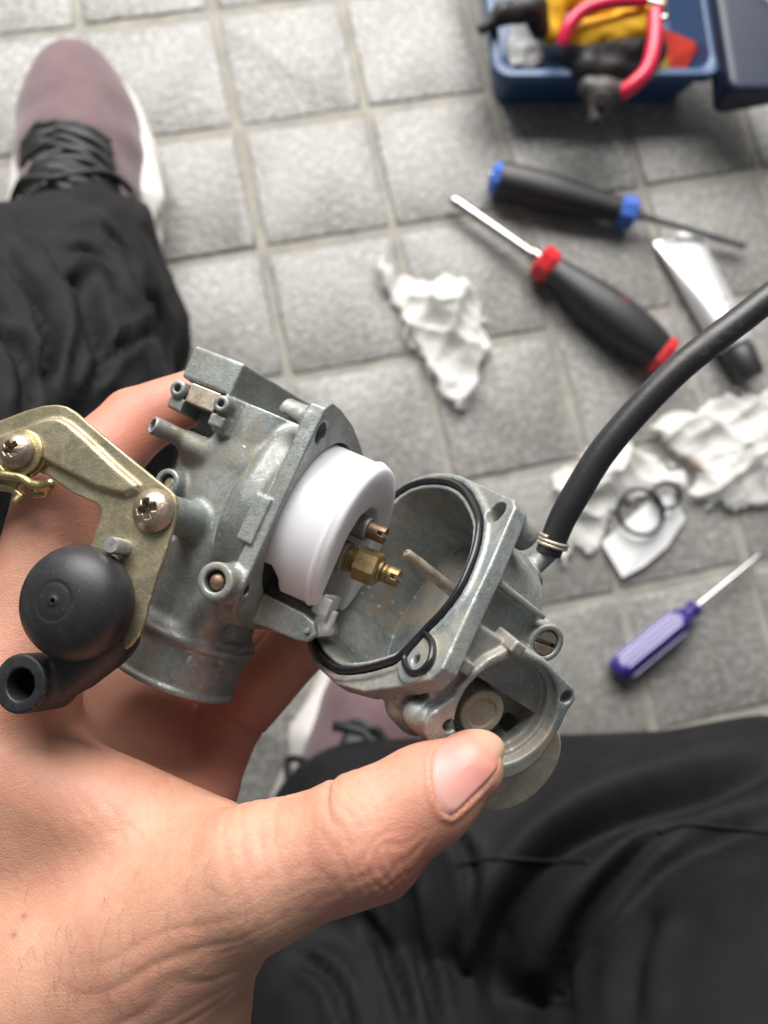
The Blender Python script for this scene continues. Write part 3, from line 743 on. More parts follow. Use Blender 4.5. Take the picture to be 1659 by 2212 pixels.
# palm at the back, then the metacarpal side nearer to the viewer
v.add(ptri(C(20,1560,17.2),C(400,1760,18.0),C(60,2250,16.8),.95))
v.add(ptri(C(-140,1500,16.4),C(20,1560,17.2),C(20,2300,16.8),1.2), .8)
v.add(ptri(C(-30,1640,16.1),C(430,1850,15.2),C(60,2300,16.0),1.15), .8)
v.add(pcap(C(40,1480,16.3),C(-40,2150,16.6),1.12,1.6), .8)
v.add(pcap(C(120,2150,15.8),C(200,2560,16.4),2.15,2.35), 1.1)
v.add(pcap(C(-60,2150,16.6),C(40,2560,17.0),2.1,2.3), 1.1)
v.add(pcap(C(385,2035,14.9),C(275,2480,15.9),1.55,2.2), .9)
# thumb
v.add(pcap(C(130,2120,15.4),th_mcp,1.75,1.16), .9)
v.add(pcap(th_mcp,th_ip,1.13,1.02), .35)
v.add(pcap(th_ip,th_d,1.05,.86), .20)
v.add(pcap(th_d,th_tip,.83,.62), .25)
v.add(ptri(C(190,1490,18.6),C(430,1720,18.6),C(330,1480,19.6),.75), .5)
v.add(pcap(C(820,1850,13.75),C(760,1865,13.75),.70,.65), .5)
# index finger behind the bracket
f_i = [C(40,1480,16.3),C(135,1075,17.0),C(290,915,18.6),C(430,850,19.4)]
v.add(pcap(f_i[0],f_i[1],1.12,.98), .5); v.add(pcap(f_i[1],f_i[2],.95,.84), .12); v.add(pcap(f_i[2],f_i[3],.83,.66), .10)
# middle finger below the flange
f_m = [C(300,1780,18.2),C(440,1680,18.9),C(492,1560,19.5),C(640,1400,19.6),C(745,1320,19.2)]
v.add(pcap(f_m[0],f_m[1],1.0,.92), .4); v.add(pcap(f_m[1],f_m[2],.90,.86), .06); v.add(pcap(f_m[2],f_m[3],.88,.78), .05); v.add(pcap(f_m[3],f_m[4],.77,.62), .08)
# ring and little fingers further behind
f_r = [C(200,1760,18.6),C(330,1600,20.1),C(470,1420,20.9),C(620,1330,20.8)]
for a,b,r0,r1 in zip(f_r,f_r[1:],(.95,.86,.78),(.86,.78,.62)): v.add(pcap(a,b,r0,r1), .10)
f_l = [C(140,1640,18.6),C(240,1420,20.3),C(360,1250,20.8),C(470,1180,20.4)]
for a,b,r0,r1 in zip(f_l,f_l[1:],(.85,.74,.66),(.74,.66,.54)): v.add(pcap(a,b,r0,r1), .10)
V,Q = v.mesh(); V = smooth_mesh(V,Q,3); N = vnormals(V,Q)
vn = VNoise(3)
def groove(p, ax, t0, wid, depth, wob=.06, fq=1.3, rad=None, c=None):
    t = (V-p)@nrm(ax)-t0+vn(V[:,0]*fq,V[:,1]*fq,V[:,2]*fq+t0)*wob
    g = depth*np.exp(-(t/wid)**2)
    if rad is not None: g = g*np.clip(1.6-np.linalg.norm(V-c,axis=1)/rad,0,1)
    return g
disp = np.zeros(len(V)); axT = th_d-th_mcp
kn = C(800,1850,12.8)                                         # wrinkles over the thumb joint
for k,t0 in enumerate((-.75,-.50,-.28,-.08,.12,.30,.50)):
    disp -= groove(kn, axT, t0, .055, (.009,.014,.020,.023,.020,.014,.009)[k], .26, 1.6, 1.15, kn)
for k,t0 in enumerate((-.3,-.1,.1,.32)):
    disp -= groove(C(845,1830,12.8), np.cross(nrm(axT),(0,0,1)), t0, .045, .014, .30, 2.2, .7, C(845,1830,12.8))
c0 = C(720,1690,13.6); disp -= groove(c0, axT, .0, .07, .07, .05, 1.0, .75, c0)        # crease at the top edge of the joint
c0 = C(560,1760,13.6)
for t0 in (-.55,-.25,.05,.35): disp -= groove(c0, axT, t0, .06, .010, .15, .9, 1.5, c0)
c0 = C(430,2080,13.5)                                         # folds running to the wrist
ax = nrm(C(520,2212,14)-C(430,2000,14))
for k in range(8): disp -= groove(c0, ax, -.9+.30*k+.1*math.sin(k*2.3), .07, (.014,.02,.01,.022,.013,.02,.012,.016)[k], .45, .8, 1.7, c0)
c0 = C(545,1598,18.6); disp -= groove(c0, C(545,1600,19)-C(470,1680,19), .0, .05, .06, .04, 1.0, 1.3, c0)
ax = nrm(C(700,1500,14)-C(200,1900,14)); disp += .02*vn(V[:,0]*1.2,V[:,1]*1.2,V[:,2]*1.2)
rn = np.abs(vn((V@ax)*7,(V@np.cross(ax,(0,0,1)))*2.2,V[:,2]*2)); web = C(330,1620,14.8)
disp -= .026*(1-rn)**6*np.exp(-(np.linalg.norm(V-web,axis=1)/1.9)**2)
rn2 = np.abs(vn((V@ax)*3+9,(V@np.cross(ax,(0,0,1)))*9,V[:,2]*3)); disp -= .014*(1-rn2)**6*np.exp(-(np.linalg.norm(V-C(640,1830,13.5),axis=1)/2.6)**2)
# bed and fold of the nail
nout = [(932,1640),(946,1612),(968,1592),(998,1579),(1030,1575),(1060,1581),(1084,1598),(1092,1620),(1082,1652),(1058,1684),(1020,1722),(990,1752),(974,1764),(958,1758),(944,1732),(933,1688)]
pu = U0+V[:,0]/-V[:,2]*FPX; pv = V0-V[:,1]/-V[:,2]*FPX
nd = poly2d(pu,pv,nout); front = (N[:,2]>-.1)&(V[:,2]>-14.6)
tipw = np.clip((((pu-1010)*.66-(pv-1670)*.75)+20)/60,0,1)
disp += front*np.where(nd<0,-.02*np.clip(-nd/10,0,1),.045*np.exp(-((nd-7)/7)**2)*(1-tipw))
V = V+N*disp[:,None]
hand = part('hand', c2w(V), Q, M['skin'], PERSON)
def fall(p, s): return np.exp(-(np.linalg.norm(V-p,axis=1)/s)**2)
red = .42*fall(C(370,1600,14.6),.55)+.40*fall(C(300,1590,14.8),1.0)+.25*fall(C(480,1690,14.4),.7)+.42*fall(C(900,1850,13),.9)+.30*fall(C(800,1880,13),1.0)+.45*fall(C(960,1640,13.6),1.0)+.62*fall(f_i[2],2.2)+.35*fall(f_i[1],1.6)+.55*fall(f_m[2],2.4)+.4*fall(f_m[1],1.6)+.22*fall(C(100,1500,15),1.6)
at = hand.data.attributes.new('redness','FLOAT','POINT'); at.data.foreach_set('value', np.clip(red+.05,0,.85).astype(np.float32))
fr = np.zeros(len(V))
for u_,v_,s_ in ((52,1318*2*.5+660,.05),(380,1640,.03),(30,2020,.06)): fr += np.exp(-(np.hypot(V[:,0]-C(u_,v_,14)[0]*np.abs(V[:,2])/14, V[:,1]-C(u_,v_,14)[1]*np.abs(V[:,2])/14)/s_)**2)
at = hand.data.attributes.new('freckle','FLOAT','POINT'); at.data.foreach_set('value', np.clip(fr,0,1).astype(np.float32))
# thumbnail: curved plate laid on the thumb by casting its outline onto the hand
bvh = BVHTree.FromPolygons(V.tolist(), Q.tolist())
oc = catmull(nout,4,True); cen = oc.mean(0); rings=[]; K=10
tipd = nrm(np.array((1075,1600.))-np.array((955,1720.)))
NV=[]; NF=[]; TA=[]; NN=[]
n = len(oc)
for i in range(K+1):
    f = i/K
    for q in oc:
        p = cen+(q-cen)*f
        ray = nrm(C(p[0],p[1],1.0)); hit = bvh.ray_cast(Vector((0,0,0)), Vector(ray), 40)
        if hit[0] is None: hp_ = C(p[0],p[1],13.9)
        else: hp_ = np.array(hit[0])
        NN.append(np.array(hit[1]) if hit[0] is not None else np.array((0,0,1.0)))
        NV.append(hp_); TA.append(np.clip(((p-cen)@tipd+75)/150,0,1))
NV = np.array(NV)
# smooth the cast patch and lift it
for _ in range(3):
    R = NV.reshape(K+1,n,3).copy(); S = R.copy()
    S[1:-1] = (R[:-2]+R[2:]+np.roll(R,1,1)[1:-1]+np.roll(R,-1,1)[1:-1])/4; S[0] = R[1].mean(0); S[-1] = (R[-1]*2+np.roll(R[-1],1,0)+np.roll(R[-1],-1,0))/4; NV = S.reshape(-1,3)
lift = np.repeat(np.interp(np.arange(K+1),[0,K-2,K-1,K],[.06,.055,.045,-.04]),n)
NN = np.array(NN)
for _ in range(4):
    R = NN.reshape(K+1,n,3).copy(); S = R.copy(); S[1:-1] = (R[:-2]+R[2:]+np.roll(R,1,1)[1:-1]+np.roll(R,-1,1)[1:-1])/4; S[0] = R[1].mean(0); NN = S.reshape(-1,3)
NN = NN/np.linalg.norm(NN,axis=1)[:,None]
NV = NV+NN*lift[:,None]
for i in range(K):
    for k in range(n): NF.append((i*n+k,(i+1)*n+k,(i+1)*n+(k+1)%n,i*n+(k+1)%n))
no = part('thumbnail', c2w(NV), NF, M['nail'], hand)
at = no.data.attributes.new('tip','FLOAT','POINT'); at.data.foreach_set('value', np.array(TA,np.float32))

# fine hairs on the back of the thumb and wrist
hb = BVHTree.FromPolygons(V.tolist(), Q.tolist()); HL=[]
hr_ = np.random.default_rng(4); hd0 = nrm(C(420,2010,14)-C(330,1800,14))
for i in range(90):
    u_,v_ = 30+hr_.random()*520, 1840+hr_.random()*330
    if hr_.random()>np.clip((v_-1800)/250,0.1,1): continue
    h_ = hb.ray_cast(Vector((0,0,0)),Vector(nrm(C(u_,v_,1.0))),40)
    if h_[0] is None: continue
    p = np.array(h_[0]); nn = np.array(h_[1]); dr = nrm(hd0+hr_.normal(size=3)*.35); dr = nrm(dr-nn*(dr@nn)); L_ = .15+.22*hr_.random()
    HL.append(tube(np.array([p-nn*.01,p+dr*L_*.4+nn*.05,p+dr*L_*.8+nn*.05,p+dr*L_+nn*.03]),[.0024,.0022,.0018,.001],4))
Vh,Fh = join(*HL); ho = part('hair', c2w(Vh), Fh, plain('arm_hair',(.16,.09,.055),.5), hand); ho['kind'] = 'stuff'

# ---- trousers
def cloth_mat():
    t = NT('black_trousers')
    wv = t.n('ShaderNodeTexWave'); t.l(t.mapping((1,1,1),(.4,.3,.6)),wv.inputs[0]); wv.inputs['Scale'].default_value = 420; wv.inputs['Distortion'].default_value = 1.0
    c = t.ramp(t.noise(40,4),(.3,(.0085,.0083,.0095)),(.7,(.014,.0136,.015)))
    t.set(Base_Color=c, Roughness=.62, Specular_IOR_Level=.11, Sheen_Weight=.01, Sheen_Roughness=.4, Normal=t.bump(wv.outputs['Fac'],.25,.0004))
    t.b.inputs['Sheen Tint'].default_value = (.75,.72,.78,1); return t.m
M['cloth'] = cloth_mat()
vf = VNoise(11)
def Gh(u,v,h): return G(u,v,h)
def crease(V, N, curves):                                   # press folds (traced lines laid on the cloth) into the surface
    c = (V/100) @ RC.T + TC; u = U0+c[:,0]/-c[:,2]*FPX; v_ = V0-c[:,1]/-c[:,2]*FPX; d = np.zeros(len(V)); vis = ((CAM*100-V)*N).sum(1)>0
    for pts, w_, dep in curves:
        P = catmull(pts,5); best = np.full(len(V),1e9); sd = np.zeros(len(V)); tt = np.zeros(len(V))
        for i in range(len(P)-1):
            a,b = P[i],P[i+1]; e = b-a; t = np.clip(((u-a[0])*e[0]+(v_-a[1])*e[1])/(e@e),0,1); q = np.hypot(u-a[0]-t*e[0],v_-a[1]-t*e[1]); m = q<best
            best = np.where(m,q,best); tt = np.where(m,(i+t)/(len(P)-1),tt)
        f = np.clip(np.minimum(tt,1-tt)*5,0.15,1)*vis
        d += f*dep*(-np.exp(-(best/w_)**2)+.45*np.exp(-((best-2.1*w_)/(1.1*w_))**2))
    return V+N*d[:,None]
def legmesh(name, caps, lo, hi, folds, label, curves=()):
    v = Vol(lo,hi,.33)
    for a,b,r0,r1,k in caps: v.add(pcap(a,b,r0,r1),k)
    v.warp(folds)
    v.sub(((-99,-99,-9),(199,99,.4),lambda x,y,z: z-.4+0*x+0*y))
    V,Q = biggest(*v.mesh()); V = smooth_mesh(V,Q,3); V = crease(V, vnormals(V,Q), curves)
    return part(name, WF.w(V), Q, M['cloth'], PERSON, True, label)
a0,a1,a2,a3 = Gh(172,570,7), Gh(122,690,11), Gh(25,930,18), Gh(-420,1180,25)
def folds1(x,y,z):
    ax = nrm(a2-a0); bx = nrm(np.cross(ax,(0,0,1))); cx = np.cross(ax,bx)
    t = x*ax[0]+y*ax[1]+z*ax[2]; p = x*bx[0]+y*bx[1]+z*bx[2]; q = x*cx[0]+y*cx[1]+z*cx[2]
    n1 = vf(p*.22+3,q*.22,t*.10); n2 = vf(p*.5,q*.5+7,t*.22+2)
    return .55*np.abs(n1)**.8+.35*np.abs(n2)-.3+.10*vf(p*1.2,q*1.2,t*.8)
legmesh('trouser_leg', [(a0,a1,4.5,5.7,0),(a1,a2,5.7,6.5,2),(a2,a3,6.6,7.5,2),(Gh(262,715,5.5),Gh(205,585,7),3.9,4.4,2.0)], np.minimum.reduce([a0,a1,a2,a3])-9, np.maximum.reduce([a0,a1,a2,a3])+8, folds1, 'black trouser leg bunched up at the ankle',
  [([(-10,520),(40,587),(79,642),(99,698),(103,769),(90,850)],15,1.0),([(45,470),(75,530),(112,600),(140,660),(150,730),(135,830)],9,-.5),([(130,590),(179,612),(196,674),(212,737),(220,800)],16,.9),([(250,480),(286,551),(317,618),(340,680),(332,740)],13,.8),([(150,480),(200,490),(260,530)],9,.45),([(140,540),(200,545),(262,590)],8,.4),([(-10,700),(40,760),(60,840),(50,900)],14,.7),([(190,850),(230,780),(290,730),(350,700)],12,.6)])
k0,k1 = Gh(800,1850,7), Gh(1700,1935,13)
def folds2(x,y,z):
    n1 = vf(x*.06+1,y*.06,z*.06); n2 = vf(x*.16+5,y*.16+4,z*.16)
    d = x*.62-y*.78; fade = np.clip((-62-y)/14,0,1)
    return fade*(.9*np.abs(np.sin(d*.17+n1*2.4))**.7+.35*np.abs(n2)-.5)+.3*n1
t0_, t1_ = Gh(1800,2390,21), Gh(1400,3100,23)
lg2 = legmesh('trouser_leg', [(k0,k1,6.6,8.3,0),(k1,Gh(2100,1980,15),8.3,8.8,2),(t0_,Gh(2200,2150,20),9.6,9.6,.25),(t0_,t1_,9.6,10.5,.25),(Gh(700,2160,9),Gh(1050,2700,16),6.5,9.5,.6),(Gh(520,2180,7),Gh(760,2600,12),5.5,8,.6)], np.array((-14,-118,-.5)), np.array((62,-48,34)), folds2, 'black trouser leg folded at the knee',
  [([(1720,1630),(1659,1652),(1477,1716),(1337,1765),(1238,1821),(1168,1884),(1112,1969),(1084,2039),(1073,2116),(1095,2230)],34,1.5),([(1500,1785),(1407,1821),(1322,1905),(1252,2004),(1217,2109),(1224,2230)],18,.7),([(775,1968),(824,2039),(859,2130),(887,2230)],14,.7),([(880,1890),(887,1960),(900,2040),(925,2130),(950,2230)],13,.7),([(1420,1950),(1370,2060),(1358,2230)],24,.45),([(960,1780),(1010,1850),(1020,1950),(985,2060),(1000,2180)],14,.5),([(640,2060),(720,2120),(760,2230)],14,.6)])
lb = BVHTree.FromPolygons([tuple((np.array(q.co)+rootloc(lg2))*100) for q in lg2.data.vertices],[tuple(q.vertices) for q in lg2.data.polygons])
def castpx(bv_, pts):
    o_=[]
    for u_,v_ in pts:
        r_ = np.array([(u_-U0)/FPX,-(v_-V0)/FPX,-1.0])@RC; h_ = bv_.ray_cast(Vector(CAM*100),Vector(nrm(r_)),200)
        if h_[0] is not None: o_.append(np.array(h_[0])+np.array(h_[1])*.02)
    return o_
for pts in ([(1420,1798),(1480,1782),(1560,1786),(1659,1800),(1740,1815)],[(985,1868),(1060,1855),(1140,1856),(1220,1862),(1275,1862)]):
    P = castpx(lb, catmull(pts,6))
    if len(P)>4: V,F = tube(np.array(P),.11,8); part('seam', V/100, F, M['cloth'], lg2)

# ---- shoes
def knit_mat():
    t = NT('mauve_knit'); c = t.ramp(t.noise(60,4),(.3,(.105,.058,.066)),(.7,(.14,.082,.090)))
    t.set(Base_Color=c, Roughness=.8, Sheen_Weight=.3, Normal=t.bump(t.noise(900,2),.4,.0005)); return t.m
M['knit'] = knit_mat(); M['sole'] = plain('white_sole', (.62,.59,.56), .5, vary=.06, scale=60); M['lace'] = plain('black_lace', (.016,.018,.018), .55, bump=(1500,.5,.0003))
def shoe(toe, heel, side, label, lean=0.0):
    L = LFrame((*((np.array(heel)+0)[:2]),0), (*(np.array(toe)-np.array(heel))[:2],0)); ln = np.linalg.norm((np.array(toe)-np.array(heel))[:2])
    S = ln/28.5
    # outline of the sole (x along, y across; +y is the left side)
    out = catmull([(28.6,.3),(27.6,2.5),(25,4.1),(21,5.0),(17,5.1),(13,4.5),(9,4.0),(4,4.0),(1,3.0),(-.4,0),(1,-3.0),(4,-3.8),(9,-3.6),(13,-3.7),(17,-4.5),(21,-4.9),(25,-4.0),(27.6,-2.0)],4,True)*S
    out = out*np.array([1,side])[None]
    v = Vol((-2,-7,-.1),(31*S+1,7,13),.22)
    # upper: stack of ellipsoids along the foot
    for x,w_,h_,z_ in ((26,2.6,2.4,2.6),(24,3.6,3.0,2.9),(21.5,4.2,3.6,3.2),(18,4.4,4.4,3.6),(14,4.0,5.4,4.0),(10,3.7,6.4,4.5),(6,3.6,7.2,4.8),(3.2,3.3,7.0,4.8)):
        v.add(pell((x*S,0,z_*S),(3.0*S,w_*.93*S,h_*S)), 2.0)
    v.sub(((-9,-9,-1),(99,9,1.6),lambda x,y,z: z-1.6+0*x+0*y))
    up = sdfpart('shoe', v, L, M['knit'], PERSON, 3, label)
    v = Vol((-3,-8,-.1),(31*S+1,8,6.0),.2)
    v.add(pext(2,.05,2.2,out[::2],off=.25,rd=.35))
    yy = 4.9*S*(1 if side>0 else -1)
    for sg in (1,-1):
        v.add(pcap((20.0*S,sg*4.5*S,2.2),(15.0*S,sg*4.3*S,3.0),.8,1.35),.8); v.add(pcap((14.0*S,sg*3.8*S,2.6),(3*S,sg*3.2*S,2.6),1.1,1.0),.8)
    v.warp(lambda x,y,z: .16*np.sin(z*4.2+x*.25)+0*y)
    sdfpart('sole', v, L, M['sole'], up, 2)
    lv=[]; r_ = np.random.default_rng(5 if side>0 else 9)
    ub = BVHTree.FromPolygons([tuple(L.loc(np.array(q.co)*100+rootloc(up)*100)) for q in up.data.vertices], [tuple(q.vertices) for q in up.data.polygons])
    def top(x,y):
        h_ = ub.ray_cast(Vector((x,y,30)),Vector((0,0,-1)),40); return h_[0][2] if h_[0] is not None else 3.0
    for i in range(15):
        x0 = (17.8-.60*i)*S; x1 = x0+r_.normal()*.8-1.1*(1 if i%2 else -1); w0=(3.1+.03*i)*S
        P=[]
        for q in np.linspace(-1,1,9): xx = x0+(x1-x0)*(q+1)/2+r_.normal()*.08; P.append((xx-.9*q*q, q*w0, top(xx-.9*q*q,q*w0)+.16+.22*r_.random()))
        lv.append(tube(catmull(P,4),.27,8,ry=.16))
    for i in range(2):
        sg = 1 if i else -1
        P = [(11.5*S,.4,top(11.5*S,0)+.5),(11*S,2.5*sg,top(11*S,2.5*sg)+.9),(12.5*S,3.8*sg,top(12.5*S,3.2*sg)+.5),(13.5*S,2.5*sg,top(13.5*S,2.5*sg)+.7),(11.6*S,.2,top(11.6*S,0)+.8)]
        lv.append(tube(catmull(P,6),.24,8))
    V,F = join(*lv); part('laces', L.w(V), F, M['lace'], up)
    TV=[]; TF=[]
    for i in range(13):
        for k in range(9):
            x_ = (18.1-.75*i)*S; y_ = (-1+k/4)*(2.2 if i else 1.4)*S; TV.append((x_,y_,top(x_,y_)+.09))
    for i in range(12):
        for k in range(8): TF.append((i*9+k,i*9+k+1,(i+1)*9+k+1,(i+1)*9+k))
    to = part('tongue', L.w(TV), TF, M['lace'], up); so = to.modifiers.new('thickness','SOLIDIFY'); so.thickness = .0015
shoe(G(160,132,2), G(246,850,2), -1, 'mauve knit shoe with the whole toe in view')
shoe(G(905,1330,2), G(600,1990,2), 1, 'mauve knit shoe mostly hidden behind the float bowl and thumb')

# ================================================================== things lying on the floor
M['blue_plastic'] = plain('navy_plastic', (.024,.066,.165), .38, vary=.15, scale=40, bump=(700,.15,.0003))
M['lid_plastic'] = plain('navy_lid_plastic', (.007,.014,.036), .45, vary=.2, scale=40, bump=(500,.2,.0004))
M['black_grip'] = plain('black_grip', (.020,.020,.022), .45, vary=.2, scale=100)
M['red_plastic'] = plain('red_plastic', (.55,.018,.028), .35)
M['pink_red_grip'] = plain('red_dipped_grip', (.62,.020,.065), .28)
M['bright_blue'] = plain('bright_blue_plastic', (.05,.13,.48), .35)
M['chrome'] = plain('chrome', (.50,.50,.49), .20, 1.0, vary=.2, scale=80)
M['dark_iron'] = plain('dark_iron', (.055,.05,.048), .5, .3, vary=.3, scale=200)
def wpart(name, V, F, mat, parent=None, smooth=True, deg=40, label=None):
    o = part(name, np.asarray(V)/100, F, mat, parent, smooth, label); autosmooth(o,deg); return o
def soft(profile, a, b, n=8, ph=0.0, pw=6):                     # turned handle with rounded flats
    fl = lambda g: 1-.07*(0.5+0.5*math.cos((g-ph)*n))**1.5
    return revolve(a,b,profile,n*6,fl)
def screwdriver(name, label, tip, neck, butt, h, mats, prof, shaft_r, col_r, cap_r, lobes, group):
    a,b,c = G(*tip,h[0]), G(*neck,h[1]), G(*butt,h[2]); d = nrm(c-b); L = np.linalg.norm(c-b)
    t = thing(name, label, 'screwdriver', (b[0]/100,b[1]/100,0), group)
    Ls = np.linalg.norm(b-a)
    V,F = revolve(b,a,[(0,shaft_r*1.5),(.09,shaft_r*1.5),(.10,shaft_r),(.93,shaft_r),(.955,shaft_r*1.02),(1,shaft_r*.35)],20); wpart('shaft', V,F, mats[0], t)
    V,F = revolve(b-d*.15,b+d*L*.11,[(0,col_r*.75),(.15,col_r),(.75,col_r*.97),(1,col_r*.78)],8); wpart('collar', V,F, mats[1], t, True, 30)
    V,F = soft(prof,b+d*L*.09,b+d*L*.94,lobes); wpart('handle', V,F, mats[2], t, True, 50)
    V,F = revolve(b+d*L*.925,c,[(0,cap_r*.9),(.25,cap_r),(.7,cap_r*.95),(1,cap_r*.62)],8); wpart('end_cap', V,F, mats[3], t, True, 30)
    return t,b,c,d,L
SG = 'screwdrivers lying on the tiles'
t,b,c,d,L = screwdriver('screwdriver','red and black screwdriver with a chrome shaft beside the crumpled tissue',(972,428),(1166,562),(1443,778),(.9,1.5,1.7),(M['chrome'],M['red_plastic'],M['black_grip'],M['red_plastic']),
   [(0,1.05),(.10,1.18),(.25,1.42),(.45,1.72),(.62,1.80),(.80,1.72),(.95,1.5),(1,1.3)],.40,1.35,1.55,4,SG)
X = nrm(np.cross(d,(0,0,1))); P = [b+d*L*q+np.array([0,0,r_])+X*-.75 for q,r_ in ((.3,1.06),(.45,1.38),(.6,1.50),(.72,1.44))]; V,F = tube(catmull(P,6),.075,8); wpart('grip_inlay',V,F,M['red_plastic'],t)
t,b,c,d,L = screwdriver('screwdriver','blue and black screwdriver just below the blue tool tray',(1612,534),(1368,462),(1058,382),(.8,1.4,1.5),(M['chrome'],M['bright_blue'],M['black_grip'],M['bright_blue']),
   [(0,.95),(.15,1.02),(.35,1.20),(.6,1.38),(.85,1.36),(1,1.28)],.26,1.22,1.22,4,SG)
V,F = revolve(c-d*.05,c+d*.12,[(0,.5),(.6,.5),(1,.3)],20); wpart('butt_disc',V,F,M['chrome'],t)
def purple():
    t = NT('clear_purple'); n = t.ramp(t.noise(30,2),(.3,(.035,.022,.17)),(.7,(.07,.048,.28)))
    t.set(Base_Color=n, Roughness=.12, Transmission_Weight=.2, IOR=1.45); return t.m
M['purple'] = purple(); M['purple_rib'] = plain('pale_lilac', (.50,.46,.72), .2)
a,b,c = G(1648,1193,.9), G(1502,1312,1.0), G(1328,1455,1.0); d = nrm(c-b)
t = thing('screwdriver','small clear purple screwdriver near the trouser knee','screwdriver',(b[0]/100,b[1]/100,0),SG)
V,F = revolve(b,a,[(0,.18),(.93,.18),(1,.06)],14); wpart('shaft',V,F,M['chrome'],t)
V,F = revolve(b-d*.2,b+d*.85,[(0,.35),(.1,.55),(.45,.62),(.6,.48),(1,.55)],16); wpart('collar',V,F,M['purple'],t)
V,F = revolve(b+d*.8,c,[(0,.55),(.06,.85),(.15,.95),(.9,.95),(.97,.85),(1,.5)],36,lambda g:1-.10*(0.5+0.5*math.cos(6*g))); hd = wpart('handle',V,F,M['purple'],t,True,60)
X_,Y_,_ = basis(d)
for k in range(6):
    g = k*math.pi/3+math.pi/6*0+math.pi/6; o_ = X_*math.cos(g)+Y_*math.sin(g); V,F = tube([b+d*1.8+o_*.90,b+d*3+o_*.92,c-d*.8+o_*.92],.085,8); wpart('rib',V,F,M['purple_rib'],hd)

# ---- blue tool tray and its lid
TR = LFrame(G(1072,205,0), G(1552,200,0)-G(1072,205,0)); HT = 4.4
q0,q1 = TR.loc(G(1068,166,HT)), TR.loc(G(1562,160,HT))
x0,x1,yb = q0[0],q1[0],q0[1]
TRAY = thing('tool_tray','open navy blue plastic tool tray holding a glove and pliers','tool tray',TR.w([((x0+x1)/2,yb+6,0)])[0])
ins=.5; yt = yb+17.5
def rrect(xa,xb,ya,yb_,r,n=6):
    P=[]
    for cx,cy,a in ((xb-r,yb_-r,0),(xa+r,yb_-r,90),(xa+r,ya+r,180),(xb-r,ya+r,270)):
        for i in range(n+1): g = math.radians(a+90*i/n); P.append((cx+r*math.cos(g),cy+r*math.sin(g)))
    return P
lev = [(.0,1.1,.0),(.9,.95,0),(HT-.8,.5,0),(HT-.75,.02,0),(HT-.1,.0,0),(HT,.1,0),(HT,.55,0),(HT-.12,.7,0),(HT-.6,.72,0),(.4,1.25,0)]
V=[];F=[]; n=28
for z_,i_,_ in lev: V += [(x,y,z_) for x,y in rrect(x0+i_,x1-i_,yb+i_,yt-i_,1.2)]
n = len(V)//len(lev)
for i in range(len(lev)-1):
    for k in range(n): F.append((i*n+k,i*n+(k+1)%n,(i+1)*n+(k+1)%n,(i+1)*n+k))
F.append(tuple(range(n))[::-1]); F.append(tuple(range((len(lev)-1)*n,len(lev)*n)))
o = part('tray_body', TR.w(V), F, M['blue_plastic'], TRAY, True); autosmooth(o,35)
LX = TR.loc(G(1560,300,0)); lx0 = x1-.35; 
v = Vol((lx0-.5,LX[1]-.4,-.1),(lx0+16,yt+.5,7.2),.16)
v.add(pext(2,.1,5.6,rrect(lx0,lx0+15,LX[1],yt,.9),rd=.4))
v.sub(((lx0-1,LX[1]-1,0),(lx0+20,yt+1,9),lambda x,y,z: -( (x-lx0)*.30 + (y-LX[1])*.22 + 2.6 - z)),.3)
sdfpart('tray_lid', v, TR, M['lid_plastic'], TRAY, 2, 'darker blue lid beside the tray')
# ---- work glove
M['glove_yellow'] = plain('yellow_glove_cloth', (.72,.40,.012), .75, vary=.12, scale=200, bump=(900,.5,.0006)); M['glove_black'] = plain('black_glove_palm', (.018,.017,.017), .55, vary=.2, scale=90, bump=(400,.4,.0008))
GL = thing('work_glove','yellow and black work glove stuffed into the tool tray','glove',TR.w([(6,yb+6,1)])[0])
g = lambda u,v,h: G(u,v,h)
def gl(name, caps, mat, parent, amp=.15):
    P = np.array([p for c_ in caps for p in c_[:2]]); v = Vol(P.min(0)-2.6,P.max(0)+2.6,.16)
    for a,b,r0,r1,k in caps: v.add(pcap(a,b,r0,r1),k)
    v.warp(lambda x,y,z: amp*vf(x*.9,y*.9,z*.9)+amp*.5*vf(x*2.1,y*2.1,z*2.1)); return sdfpart(name, v, WF, mat, parent, 2)
back = gl('glove_back', [(g(1195,-40,4.0),g(1185,70,3.2),1.5,.9,0),(g(1255,85,5.0),g(1390,60,5.4),1.25,1.4,.3),(g(1300,10,4.2),g(1390,20,4.4),1.7,1.5,.6),(g(1195,-40,4.0),g(1320,-20,4.0),1.8,1.8,.6)], M['glove_yellow'], GL)
gl('glove_palm', [(g(1250,115,4.4),g(1395,110,4.6),1.35,1.5,.3),(g(1265,150,4.6),g(1375,150,4.2),.95,1.0,.3)], M['glove_black'], GL)
gl('glove_finger', [(g(1042,62,4.8),g(1085,30,5.2),.42,.75,0),(g(1085,30,5.2),g(1150,15,4.8),.75,1.1,.3),(g(1150,15,4.8),g(1165,60,4.0),1.0,.8,.3)], M['glove_black'], GL, .1)
